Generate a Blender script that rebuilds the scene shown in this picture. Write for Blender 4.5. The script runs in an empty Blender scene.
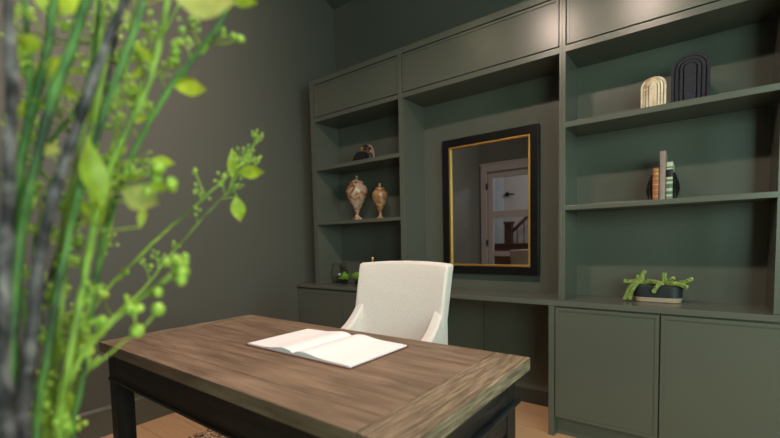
import bpy, bmesh, math, random
from mathutils import Vector, Matrix
random.seed(7)
sc = bpy.context.scene
COL = sc.collection
sc.view_settings.view_transform = 'Standard'
sc.view_settings.look = 'None'
sc.view_settings.gamma = 1
sc.view_settings.exposure = 0.0
sc.view_settings.use_curve_mapping = False

# ------------------------------------------------------------------ materials
def newmat(name):
    m = bpy.data.materials.new(name); m.use_nodes = True
    nt = m.node_tree; b = nt.nodes['Principled BSDF']
    return m, nt, b
def flat(name, col, rough=.5, metal=0, noise=0, nscale=20, bump=0, bscale=200, spec=.5, sheen=0, coat=0):
    m, nt, b = newmat(name)
    b.inputs['Base Color'].default_value = (*col, 1)
    b.inputs['Roughness'].default_value = rough
    b.inputs['Metallic'].default_value = metal
    b.inputs['Specular IOR Level'].default_value = spec
    b.inputs['Sheen Weight'].default_value = sheen
    b.inputs['Coat Weight'].default_value = coat
    tc = nt.nodes.new('ShaderNodeTexCoord')
    if noise:
        n = nt.nodes.new('ShaderNodeTexNoise'); n.inputs['Scale'].default_value = nscale
        n.inputs['Detail'].default_value = 4
        nt.links.new(tc.outputs['Object'], n.inputs['Vector'])
        r = nt.nodes.new('ShaderNodeValToRGB')
        r.color_ramp.elements[0].position = .3; r.color_ramp.elements[1].position = .7
        r.color_ramp.elements[0].color = (*[c*(1-noise) for c in col], 1)
        r.color_ramp.elements[1].color = (*[min(1, c*(1+noise)) for c in col], 1)
        nt.links.new(n.outputs['Fac'], r.inputs['Fac'])
        nt.links.new(r.outputs['Color'], b.inputs['Base Color'])
    if bump:
        n2 = nt.nodes.new('ShaderNodeTexNoise'); n2.inputs['Scale'].default_value = bscale
        nt.links.new(tc.outputs['Object'], n2.inputs['Vector'])
        bp = nt.nodes.new('ShaderNodeBump'); bp.inputs['Strength'].default_value = bump
        bp.inputs['Distance'].default_value = .002
        nt.links.new(n2.outputs['Fac'], bp.inputs['Height'])
        nt.links.new(bp.outputs['Normal'], b.inputs['Normal'])
    return m
def wood(name, c1, c2, along='X', scale=1, rough=.5, stretch=14, bump=.3, gscale=6, lo=.32, hi=.68):
    """grain stretched along an axis"""
    m, nt, b = newmat(name); b.inputs['Roughness'].default_value = rough
    tc = nt.nodes.new('ShaderNodeTexCoord'); mp = nt.nodes.new('ShaderNodeMapping')
    s = {'X': (1, stretch, stretch), 'Y': (stretch, 1, stretch), 'Z': (stretch, stretch, 1)}[along]
    mp.inputs['Scale'].default_value = tuple(v*scale for v in s)
    nt.links.new(tc.outputs['Object'], mp.inputs['Vector'])
    n = nt.nodes.new('ShaderNodeTexNoise'); n.inputs['Scale'].default_value = gscale
    n.inputs['Detail'].default_value = 8; n.inputs['Roughness'].default_value = .65; n.inputs['Distortion'].default_value = .4
    nt.links.new(mp.outputs['Vector'], n.inputs['Vector'])
    r = nt.nodes.new('ShaderNodeValToRGB')
    r.color_ramp.elements[0].position = lo; r.color_ramp.elements[1].position = hi
    r.color_ramp.elements[0].color = (*c1, 1); r.color_ramp.elements[1].color = (*c2, 1)
    nt.links.new(n.outputs['Fac'], r.inputs['Fac'])
    n2 = nt.nodes.new('ShaderNodeTexNoise'); n2.inputs['Scale'].default_value = 5; n2.inputs['Detail'].default_value = 3
    nt.links.new(tc.outputs['Object'], n2.inputs['Vector'])
    mx = nt.nodes.new('ShaderNodeMixRGB'); mx.blend_type = 'MULTIPLY'; mx.inputs['Fac'].default_value = .6
    r2 = nt.nodes.new('ShaderNodeValToRGB')
    r2.color_ramp.elements[0].position = .3; r2.color_ramp.elements[1].position = .7
    r2.color_ramp.elements[0].color = (.6, .58, .55, 1); r2.color_ramp.elements[1].color = (1.1, 1.1, 1.1, 1)
    nt.links.new(n2.outputs['Fac'], r2.inputs['Fac'])
    nt.links.new(r.outputs['Color'], mx.inputs['Color1']); nt.links.new(r2.outputs['Color'], mx.inputs['Color2'])
    nt.links.new(mx.outputs['Color'], b.inputs['Base Color'])
    bp = nt.nodes.new('ShaderNodeBump'); bp.inputs['Strength'].default_value = bump; bp.inputs['Distance'].default_value = .003
    nt.links.new(n.outputs['Fac'], bp.inputs['Height']); nt.links.new(bp.outputs['Normal'], b.inputs['Normal'])
    return m

def floor_mat():
    m, nt, b = newmat('oak_planks'); b.inputs['Roughness'].default_value = .5
    tc = nt.nodes.new('ShaderNodeTexCoord')
    br = nt.nodes.new('ShaderNodeTexBrick')
    br.inputs['Scale'].default_value = 1; br.inputs['Brick Width'].default_value = 1.6
    br.inputs['Row Height'].default_value = .18; br.inputs['Mortar Size'].default_value = .0015
    br.inputs['Color1'].default_value = (.50, .305, .17, 1); br.inputs['Color2'].default_value = (.58, .37, .22, 1)
    br.inputs['Mortar'].default_value = (.2, .12, .07, 1); br.offset = .37
    nt.links.new(tc.outputs['Object'], br.inputs['Vector'])
    mp = nt.nodes.new('ShaderNodeMapping'); mp.inputs['Scale'].default_value = (2, 22, 1)
    nt.links.new(tc.outputs['Object'], mp.inputs['Vector'])
    n = nt.nodes.new('ShaderNodeTexNoise'); n.inputs['Scale'].default_value = 3; n.inputs['Detail'].default_value = 6
    nt.links.new(mp.outputs['Vector'], n.inputs['Vector'])
    r = nt.nodes.new('ShaderNodeValToRGB'); r.color_ramp.elements[0].color = (.72, .68, .62, 1); r.color_ramp.elements[1].color = (1.08, 1.08, 1.08, 1)
    nt.links.new(n.outputs['Fac'], r.inputs['Fac'])
    mx = nt.nodes.new('ShaderNodeMixRGB'); mx.blend_type = 'MULTIPLY'; mx.inputs['Fac'].default_value = .8
    nt.links.new(br.outputs['Color'], mx.inputs['Color1']); nt.links.new(r.outputs['Color'], mx.inputs['Color2'])
    nt.links.new(mx.outputs['Color'], b.inputs['Base Color'])
    return m

def blotch(name, cols, scale, rough=.3, dist=1.0, detail=6):
    m, nt, b = newmat(name); b.inputs['Roughness'].default_value = rough
    tc = nt.nodes.new('ShaderNodeTexCoord')
    n = nt.nodes.new('ShaderNodeTexNoise'); n.inputs['Scale'].default_value = scale; n.inputs['Detail'].default_value = detail
    n.inputs['Distortion'].default_value = dist
    nt.links.new(tc.outputs['Object'], n.inputs['Vector'])
    r = nt.nodes.new('ShaderNodeValToRGB'); e = r.color_ramp.elements
    e[0].position = cols[0][0]; e[0].color = (*cols[0][1], 1)
    e[1].position = cols[-1][0]; e[1].color = (*cols[-1][1], 1)
    for p, c in cols[1:-1]:
        q = e.new(p); q.color = (*c, 1)
    nt.links.new(n.outputs['Fac'], r.inputs['Fac']); nt.links.new(r.outputs['Color'], b.inputs['Base Color'])
    return m

def fabric(name, col, scale=600):
    m, nt, b = newmat(name); b.inputs['Roughness'].default_value = .9
    b.inputs['Specular IOR Level'].default_value = .2; b.inputs['Sheen Weight'].default_value = .15
    tc = nt.nodes.new('ShaderNodeTexCoord')
    mp = nt.nodes.new('ShaderNodeMapping'); mp.inputs['Scale'].default_value = (1, 1, .25)
    nt.links.new(tc.outputs['Object'], mp.inputs['Vector'])
    n = nt.nodes.new('ShaderNodeTexNoise'); n.inputs['Scale'].default_value = 420; n.inputs['Detail'].default_value = 3
    nt.links.new(mp.outputs['Vector'], n.inputs['Vector'])
    r = nt.nodes.new('ShaderNodeValToRGB'); r.color_ramp.elements[0].position = .35; r.color_ramp.elements[1].position = .65
    r.color_ramp.elements[0].color = (*[c*.90 for c in col], 1); r.color_ramp.elements[1].color = (*[min(1, c*1.06) for c in col], 1)
    nt.links.new(n.outputs['Fac'], r.inputs['Fac']); nt.links.new(r.outputs['Color'], b.inputs['Base Color'])
    bp = nt.nodes.new('ShaderNodeBump'); bp.inputs['Strength'].default_value = .25; bp.inputs['Distance'].default_value = .001
    nt.links.new(n.outputs['Fac'], bp.inputs['Height']); nt.links.new(bp.outputs['Normal'], b.inputs['Normal'])
    return m

PAINT = (.105, .115, .085)
M = {}
M['wall'] = flat('matt_green_grey_paint', (.090, .094, .082), .6, bump=.05, bscale=300, spec=.3)
M['ceil'] = flat('ceiling_paint', (.07, .085, .065), .8, spec=.2)
M['paint'] = flat('satin_olive_joinery_paint', (.086, .091, .075), .27, bump=.04, bscale=250, spec=.55)
M['counter'] = flat('counter_paint', (.095, .097, .083), .24, spec=.5)
M['gap_shade'] = flat('gap_shade', (.01, .01, .01), .8)
M['floor'] = floor_mat()
M['desk_top'] = wood('weathered_elm_planks', (.12, .080, .054), (.33, .23, .16), 'X', rough=.5, stretch=10, gscale=4)
M['desk_end'] = wood('weathered_elm_end', (.10, .066, .045), (.42, .33, .22), 'Y', rough=.55, stretch=30, gscale=9, lo=.42, hi=.64)
M['desk_dark'] = wood('ebonised_wood', (.006, .006, .006), (.024, .020, .018), 'X', rough=.45, stretch=9, gscale=5, bump=.6)
M['desk_dark_y'] = wood('ebonised_wood_end', (.005, .005, .006), (.030, .029, .032), 'Y', rough=.4, stretch=9, gscale=6, bump=.8)
M['desk_dark_z'] = wood('ebonised_wood_leg', (.006, .006, .006), (.024, .021, .020), 'Z', rough=.45, stretch=9, gscale=5, bump=.6)
M['linen'] = fabric('oatmeal_linen', (.70, .655, .635))
M['page'] = flat('paper', (.90, .90, .94), .7, spec=.2)
M['cover'] = flat('dark_red_cover', (.16, .035, .03), .5)
M['frame_black'] = flat('black_lacquer', (.006, .0055, .006), .35, noise=.3, nscale=30, spec=.25)
M['gold'] = flat('antique_gold', (.50, .28, .06), .42, metal=.75)
M['black'] = flat('matt_black', (.008, .0085, .010), .5, spec=.3)
M['black_gloss'] = flat('gloss_black', (.01, .01, .012), .12)
M['charcoal'] = flat('charcoal_concrete', (.028, .025, .034), .85, spec=.2, noise=.25, nscale=60, bump=.3, bscale=120)
M['travertine'] = blotch('travertine', [(.3, (.34, .20, .11)), (.45, (.58, .44, .31)), (.7, (.74, .64, .52))], 22, .35)
M['agate'] = blotch('marbled_stone', [(.34, (.09, .025, .01)), (.44, (.30, .12, .05)), (.54, (.36, .25, .18)), (.72, (.46, .38, .31))], 16, .22, 2)
M['onyx'] = blotch('honey_stone', [(.3, (.12, .04, .014)), (.5, (.32, .17, .08)), (.7, (.42, .28, .16))], 20, .22, 2)
M['horn'] = blotch('striped_horn', [(.35, (.012, .010, .010)), (.5, (.03, .02, .015)), (.58, (.42, .17, .05)), (.8, (.5, .4, .3))], 14, .2, 2)
M['leather'] = blotch('tan_leather', [(.3, (.20, .06, .02)), (.7, (.36, .13, .045))], 40, .5)
M['taupe'] = flat('taupe_cloth_cover', (.23, .175, .155), .7, noise=.12)
M['gilt'] = flat('gilt_stamping', (.6, .36, .14), .4, metal=.6)
M['cream_label'] = flat('cream_cloth', (.42, .42, .33), .7)
M['green_cloth'] = flat('green_cloth', (.06, .12, .08), .6)
M['succulent'] = blotch('succulent_green', [(.36, (.06, .12, .02)), (.5, (.28, .38, .07)), (.66, (.58, .64, .25))], 90, .5)
M['pale_wood'] = wood('pale_base_wood', (.36, .26, .18), (.5, .38, .28), 'X', rough=.5)
M['soil'] = flat('soil', (.03, .022, .015), .9, bump=.5, bscale=100)
M['bright_leaf'] = blotch('bright_green_leaf', [(.3, (.07, .22, .012)), (.7, (.34, .60, .06))], 60, .5)
M['rug'] = blotch('speckled_rug', [(.40, (.06, .03, .012)), (.5, (.26, .15, .07)), (.62, (.62, .50, .36))], 85, .95, .5, 3)
M['white_wall'] = flat('hall_white', (.62, .58, .53), .7)
M['door_paint'] = flat('grey_door_paint', (.30, .29, .28), .45)
M['metal_dark'] = flat('dark_bronze', (.03, .025, .02), .35, metal=.8)
M['brass'] = flat('brass', (.75, .5, .22), .3, metal=1)
M['stair_wood'] = wood('stair_wood', (.06, .025, .012), (.13, .055, .03), 'Z')
M['ceramic'] = flat('stoneware', (.30, .28, .25), .5, noise=.1)
M['stone_dark'] = flat('dark_band', (.015, .017, .022), .45)
M['desk_dark'].node_tree.nodes['Principled BSDF'].inputs['Specular IOR Level'].default_value = .25
M['desk_dark_y'].node_tree.nodes['Principled BSDF'].inputs['Specular IOR Level'].default_value = .25
M['desk_dark_z'].node_tree.nodes['Principled BSDF'].inputs['Specular IOR Level'].default_value = .25
M['skirt'] = flat('dark_skirting', (.032, .034, .027), .5)  # skirting coloured darker than the panels above it
# foreground plant
def leafmat(name, c, tr):
    m, nt, b = newmat(name); b.inputs['Roughness'].default_value = .45
    tc = nt.nodes.new('ShaderNodeTexCoord'); n = nt.nodes.new('ShaderNodeTexNoise'); n.inputs['Scale'].default_value = 45; n.inputs['Detail'].default_value = 3
    nt.links.new(tc.outputs['Object'], n.inputs['Vector'])
    r = nt.nodes.new('ShaderNodeValToRGB'); r.color_ramp.elements[0].position = .35; r.color_ramp.elements[1].position = .7
    r.color_ramp.elements[0].color = (*[v*.7 for v in c], 1); r.color_ramp.elements[1].color = (*[min(1, v*1.25) for v in c], 1)
    nt.links.new(n.outputs['Fac'], r.inputs['Fac']); nt.links.new(r.outputs['Color'], b.inputs['Base Color'])
    t = nt.nodes.new('ShaderNodeBsdfTranslucent'); nt.links.new(r.outputs['Color'], t.inputs['Color'])
    mix = nt.nodes.new('ShaderNodeMixShader'); mix.inputs[0].default_value = tr
    out = nt.nodes['Material Output']
    nt.links.new(b.outputs[0], mix.inputs[1]); nt.links.new(t.outputs[0], mix.inputs[2]); nt.links.new(mix.outputs[0], out.inputs[0])
    return m
M['leaf_g'] = leafmat('leaf_yellow_green', (.50, .68, .06), .45)
M['leaf_p'] = leafmat('leaf_pale', (.80, .86, .25), .4)
M['stem_green'] = blotch('stem_green', [(.36, (.02, .05, .018)), (.5, (.07, .19, .035)), (.7, (.16, .34, .07))], 22, .5, .3, 3)  # green stems, with the shade on them put into the darker tones
M['stem_lime'] = blotch('stem_lime', [(.34, (.09, .14, .02)), (.5, (.26, .42, .045)), (.7, (.42, .58, .09))], 24, .5, .3, 3)
M['stem_bark'] = blotch('grey_bark', [(.40, (.022, .02, .022)), (.54, (.12, .105, .11)), (.74, (.36, .33, .32))], 30, .8)
M['berry'] = blotch('berry_green', [(.3, (.16, .36, .02)), (.7, (.60, .78, .12))], 90, .4)

def glass_mat(name, tint=(1, 1, 1), refl=.08):
    m = bpy.data.materials.new(name); m.use_nodes = True; nt = m.node_tree; nt.nodes.clear()
    o = nt.nodes.new('ShaderNodeOutputMaterial'); t = nt.nodes.new('ShaderNodeBsdfTransparent'); g = nt.nodes.new('ShaderNodeBsdfGlossy')
    t.inputs['Color'].default_value = (*tint, 1); g.inputs['Roughness'].default_value = .03
    fr = nt.nodes.new('ShaderNodeLayerWeight'); fr.inputs['Blend'].default_value = .12
    mu = nt.nodes.new('ShaderNodeMath'); mu.operation = 'MULTIPLY'; mu.inputs[1].default_value = .7; nt.links.new(fr.outputs[0], mu.inputs[0])
    mx = nt.nodes.new('ShaderNodeMixShader')
    nt.links.new(mu.outputs[0], mx.inputs[0]); nt.links.new(t.outputs[0], mx.inputs[1]); nt.links.new(g.outputs[0], mx.inputs[2]); nt.links.new(mx.outputs[0], o.inputs[0])
    return m
M['pane'] = glass_mat('window_pane', (.97, .98, .98))
M['smoked'] = glass_mat('clear_glass', (.99, .99, .99))
m, nt, b = newmat('mirror_silver'); b.inputs['Metallic'].default_value = 1; b.inputs['Roughness'].default_value = .015
b.inputs['Base Color'].default_value = (.56, .55, .57, 1); M['mirror'] = m
def emis(name, col, s):
    m, nt, b = newmat(name); b.inputs['Emission Color'].default_value = (*col, 1); b.inputs['Emission Strength'].default_value = s
    return m
M['bulb'] = emis('warm_bulb', (1, .72, .42), 30)

# ------------------------------------------------------------------ mesh helpers
def box(bm, x0, x1, y0, y1, z0, z1):
    v = [bm.verts.new((x, y, z)) for x in (x0, x1) for y in (y0, y1) for z in (z0, z1)]
    for f in ((0, 1, 3, 2), (4, 6, 7, 5), (0, 4, 5, 1), (2, 3, 7, 6), (0, 2, 6, 4), (1, 5, 7, 3)):
        bm.faces.new([v[i] for i in f])
def prism(bm, pts, axis, a0, a1):
    """polygon pts in the other two axes extruded along axis"""
    def mk(p, a):
        return {'X': (a, p[0], p[1]), 'Y': (p[0], a, p[1]), 'Z': (p[0], p[1], a)}[axis]
    A = [bm.verts.new(mk(p, a0)) for p in pts]; B = [bm.verts.new(mk(p, a1)) for p in pts]
    bm.faces.new(A); bm.faces.new(B[::-1]); n = len(pts)
    for i in range(n): bm.faces.new([A[i], B[i], B[(i+1) % n], A[(i+1) % n]])
def lathe(bm, prof, c=(0, 0, 0), n=28, sx=1, sy=1):
    rings = []
    for r, z in prof:
        rings.append([bm.verts.new((c[0]+sx*r*math.cos(2*math.pi*i/n), c[1]+sy*r*math.sin(2*math.pi*i/n), c[2]+z)) for i in range(n)] if r > 1e-6 else [bm.verts.new((c[0], c[1], c[2]+z))])
    for a, b_ in zip(rings, rings[1:]):
        for i in range(n):
            j = (i+1) % n
            q = [a[i % len(a)], a[j % len(a)], b_[j % len(b_)], b_[i % len(b_)]]
            u = []
            for v in q:
                if v not in u: u.append(v)
            if len(u) > 2: bm.faces.new(u)
def tube(bm, pts, radii, n=8, cap=True):
    pts = [Vector(p) for p in pts]; rings = []; prev = None
    for i, p in enumerate(pts):
        d = (pts[min(i+1, len(pts)-1)] - pts[max(i-1, 0)]).normalized()
        if prev is None:
            a = d.orthogonal().normalized()
        else:
            a = (prev - d*prev.dot(d)).normalized()
        prev = a; b_ = d.cross(a); r = radii[i] if hasattr(radii, '__len__') else radii
        rings.append([bm.verts.new(p + r*(math.cos(2*math.pi*k/n)*a + math.sin(2*math.pi*k/n)*b_)) for k in range(n)])
    for A, B in zip(rings, rings[1:]):
        for k in range(n): bm.faces.new([A[k], A[(k+1) % n], B[(k+1) % n], B[k]])
    if cap: bm.faces.new(rings[0][::-1]); bm.faces.new(rings[-1])
def ball(bm, c, r, seg=10, rings=6, s=(1, 1, 1)):
    bmesh.ops.create_uvsphere(bm, u_segments=seg, v_segments=rings, radius=r, matrix=Matrix.Translation(c) @ Matrix.Diagonal((*s, 1)))
def smooth_curve(pts, sub=4):
    pts = [Vector(p) for p in pts]; out = []
    for i in range(len(pts)-1):
        p0, p1, p2, p3 = pts[max(i-1, 0)], pts[i], pts[i+1], pts[min(i+2, len(pts)-1)]
        for k in range(sub):
            t = k/sub
            out.append(.5*((2*p1)+(p2-p0)*t+(2*p0-5*p1+4*p2-p3)*t*t+(3*p1-p0-3*p2+p3)*t**3))
    out.append(pts[-1]); return out
def obj(name, bm, mat, parent=None, bevel=0, smooth=False, seg=2, sub=0):
    bmesh.ops.recalc_face_normals(bm, faces=bm.faces)
    me = bpy.data.meshes.new(name); bm.to_mesh(me); bm.free()
    me.materials.append(mat); o = bpy.data.objects.new(name, me); COL.objects.link(o)
    if smooth:
        for p in me.polygons: p.use_smooth = True
    if sub:
        s = o.modifiers.new('sub', 'SUBSURF'); s.levels = sub; s.render_levels = sub
    if bevel:
        b_ = o.modifiers.new('bevel', 'BEVEL'); b_.width = bevel; b_.segments = seg; b_.limit_method = 'ANGLE'
    if parent:
        o.parent = parent; o.matrix_parent_inverse = Matrix.Translation(-parent.location)
    return o
def bx(name, x0, x1, y0, y1, z0, z1, mat, parent=None, bevel=0):
    bm = bmesh.new(); box(bm, x0, x1, y0, y1, z0, z1); return obj(name, bm, mat, parent, bevel)
def thing(name, label, cat, loc, group=None):
    o = bpy.data.objects.new(name, None); COL.objects.link(o); o.location = loc; o.empty_display_size = .05
    return tag(o, label, cat, group)
def tag(o, label, cat, group=None):
    o['label'] = label; o['category'] = cat
    if group: o['group'] = group
    return o
def struct(o): o['kind'] = 'structure'; return o
def lab(o, t): o['label'] = t; return o
def reloc(o):
    """origin of a single mesh at the bottom centre of its box, so texture follows the thing"""
    me = o.data; xs = [v.co for v in me.vertices]
    c = Vector(((min(v.x for v in xs)+max(v.x for v in xs))/2, (min(v.y for v in xs)+max(v.y for v in xs))/2, min(v.z for v in xs)))
    me.transform(Matrix.Translation(-c)); o.location = c; return o
STEMS= [('green', 3.2, 2.6, [[-0.52, -2.091, 0.774], [-0.535, -2.097, 0.847], [-0.539, -2.084, 0.905], [-0.544, -2.069, 0.981], [-0.535, -2.056, 1.059], [-0.52, -2.039, 1.126], [-0.505, -2.024, 1.17], [-0.483, -2.004, 1.22], [-0.46, -1.983, 1.259], [-0.44, -1.966, 1.29], [-0.422, -1.949, 1.331]]), ('lime', 4.0, 2.6, [[-0.482, -2.111, 0.8], [-0.497, -2.117, 0.865], [-0.489, -2.106, 0.941], [-0.492, -2.089, 1.018], [-0.481, -2.074, 1.098], [-0.464, -2.057, 1.158], [-0.457, -2.035, 1.209], [-0.448, -2.025, 1.252], [-0.439, -2.014, 1.313]]), ('green', 4.0, 4.2, [[-0.459, -2.142, 0.825], [-0.48, -2.153, 0.885], [-0.493, -2.144, 0.978], [-0.491, -2.135, 1.063], [-0.482, -2.123, 1.126], [-0.47, -2.11, 1.185], [-0.458, -2.097, 1.229], [-0.458, -2.08, 1.289]]), ('green', 4.6, 3.6, [[-0.525, -2.144, 0.801], [-0.547, -2.155, 0.867], [-0.543, -2.144, 0.972], [-0.537, -2.131, 1.079], [-0.529, -2.119, 1.157], [-0.519, -2.108, 1.206], [-0.513, -2.1, 1.244], [-0.507, -2.091, 1.303]]), ('bark', 5.6, 4.2, [[-0.424, -2.152, 0.844], [-0.442, -2.161, 0.899], [-0.447, -2.16, 0.962], [-0.447, -2.155, 1.026], [-0.46, -2.146, 1.1], [-0.459, -2.139, 1.183], [-0.463, -2.136, 1.266]]), ('bark', 6.4, 3.2, [[-0.452, -2.137, 0.825], [-0.471, -2.147, 0.884], [-0.47, -2.141, 0.944], [-0.466, -2.134, 0.997], [-0.462, -2.127, 1.049], [-0.456, -2.119, 1.089], [-0.459, -2.106, 1.13], [-0.448, -2.094, 1.175], [-0.436, -2.081, 1.22], [-0.425, -2.07, 1.256], [-0.416, -2.061, 1.282]]), ('bark', 3.2, 2.0, [[-0.532, -2.125, 0.788], [-0.555, -2.137, 0.857], [-0.556, -2.132, 0.937], [-0.564, -2.133, 0.999], [-0.569, -2.131, 1.06], [-0.557, -2.117, 1.132], [-0.563, -2.104, 1.196], [-0.55, -2.087, 1.29]]), ('lime', 3.6, 2.4, [[-0.514, -2.111, 0.787], [-0.532, -2.119, 0.856], [-0.525, -2.109, 0.926], [-0.521, -2.101, 0.998], [-0.532, -2.092, 1.049], [-0.526, -2.083, 1.101], [-0.515, -2.071, 1.153], [-0.52, -2.058, 1.209], [-0.511, -2.046, 1.273], [-0.516, -2.033, 1.333]]), ('lime', 2.8, 1.0, [[-0.571, -2.082, 0.749], [-0.589, -2.09, 0.828], [-0.611, -2.076, 0.89], [-0.623, -2.055, 0.949], [-0.622, -2.026, 0.997], [-0.605, -1.997, 1.033], [-0.588, -1.969, 1.067], [-0.572, -1.943, 1.095], [-0.56, -1.919, 1.12], [-0.55, -1.897, 1.144], [-0.541, -1.875, 1.168], [-0.527, -1.863, 1.191], [-0.522, -1.858, 1.212]]), ('lime', 2.2, 0.9, [[-0.557, -2.083, 0.755], [-0.571, -2.088, 0.833], [-0.579, -2.077, 0.886], [-0.591, -2.057, 0.938], [-0.589, -2.028, 0.968], [-0.582, -1.996, 0.998], [-0.581, -1.967, 1.034], [-0.567, -1.941, 1.069], [-0.557, -1.919, 1.097], [-0.545, -1.894, 1.126]]), ('lime', 2.8, 2.2, [[-0.479, -2.109, 0.799], [-0.496, -2.116, 0.865], [-0.492, -2.11, 0.91], [-0.492, -2.095, 0.942], [-0.475, -2.08, 0.968], [-0.466, -2.059, 0.99], [-0.448, -2.044, 1.006], [-0.432, -2.031, 1.02]]), ('lime', 1.6, 0.9, [[-0.6, -2.08, 0.737], [-0.617, -2.087, 0.819], [-0.608, -2.072, 0.914], [-0.617, -2.049, 0.978], [-0.606, -2.036, 1.032], [-0.61, -2.024, 1.07], [-0.603, -2.015, 1.112]]), ('lime', 2.0, 1.2, [[-0.547, -2.1, 0.768], [-0.565, -2.108, 0.842], [-0.576, -2.095, 0.948], [-0.569, -2.082, 1.049], [-0.553, -2.052, 1.117], [-0.541, -2.04, 1.162], [-0.543, -2.023, 1.234], [-0.538, -2.015, 1.293], [-0.534, -2.007, 1.351]]), ('lime', 1.6, 1.2, [[-0.628, -2.101, 0.738], [-0.649, -2.11, 0.82], [-0.642, -2.095, 0.952], [-0.649, -2.093, 1.049], [-0.637, -2.078, 1.122], [-0.617, -2.059, 1.17], [-0.599, -2.037, 1.28], [-0.595, -2.027, 1.362]]), ('green', 2.2, 1.8, [[-0.572, -2.119, 0.769], [-0.593, -2.129, 0.843], [-0.59, -2.117, 0.962], [-0.6, -2.119, 1.05], [-0.591, -2.106, 1.115], [-0.573, -2.088, 1.168], [-0.552, -2.07, 1.2], [-0.537, -2.056, 1.246], [-0.544, -2.041, 1.337]]), ('green', 3.4, 2.8, [[-0.47, -2.126, 0.812], [-0.489, -2.135, 0.875], [-0.48, -2.122, 0.966], [-0.479, -2.101, 1.068], [-0.461, -2.081, 1.153], [-0.444, -2.063, 1.219], [-0.432, -2.049, 1.266], [-0.426, -2.043, 1.295]]), ('lime', 2.2, 1.4, [[-0.528, -2.098, 0.774], [-0.543, -2.104, 0.847], [-0.542, -2.083, 0.938], [-0.541, -2.063, 1.025], [-0.529, -2.047, 1.115], [-0.522, -2.022, 1.207], [-0.508, -2.007, 1.264], [-0.487, -1.972, 1.348]]), ('lime', 2.4, 1.8, [[-0.528, -2.11, 0.781], [-0.546, -2.118, 0.852], [-0.543, -2.108, 0.955], [-0.549, -2.092, 1.059], [-0.534, -2.073, 1.156], [-0.52, -2.055, 1.252], [-0.528, -2.042, 1.331]]), ('bark', 3.0, 2.2, [[-0.576, -2.11, 0.763], [-0.597, -2.12, 0.838], [-0.593, -2.11, 0.937], [-0.577, -2.09, 1.038], [-0.568, -2.063, 1.117], [-0.554, -2.048, 1.185], [-0.555, -2.029, 1.27], [-0.545, -2.016, 1.349]]), ('green', 3.0, 2.6, [[-0.551, -2.128, 0.782], [-0.576, -2.141, 0.853], [-0.578, -2.134, 0.956], [-0.582, -2.129, 1.061], [-0.572, -2.115, 1.144], [-0.565, -2.104, 1.217], [-0.57, -2.102, 1.291], [-0.572, -2.101, 1.32]]), ('lime', 1.8, 1.1, [[-0.508, -2.106, 0.787], [-0.524, -2.113, 0.856], [-0.518, -2.105, 0.9], [-0.5, -2.09, 0.923], [-0.491, -2.069, 0.941], [-0.471, -2.053, 0.961]])]
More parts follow.
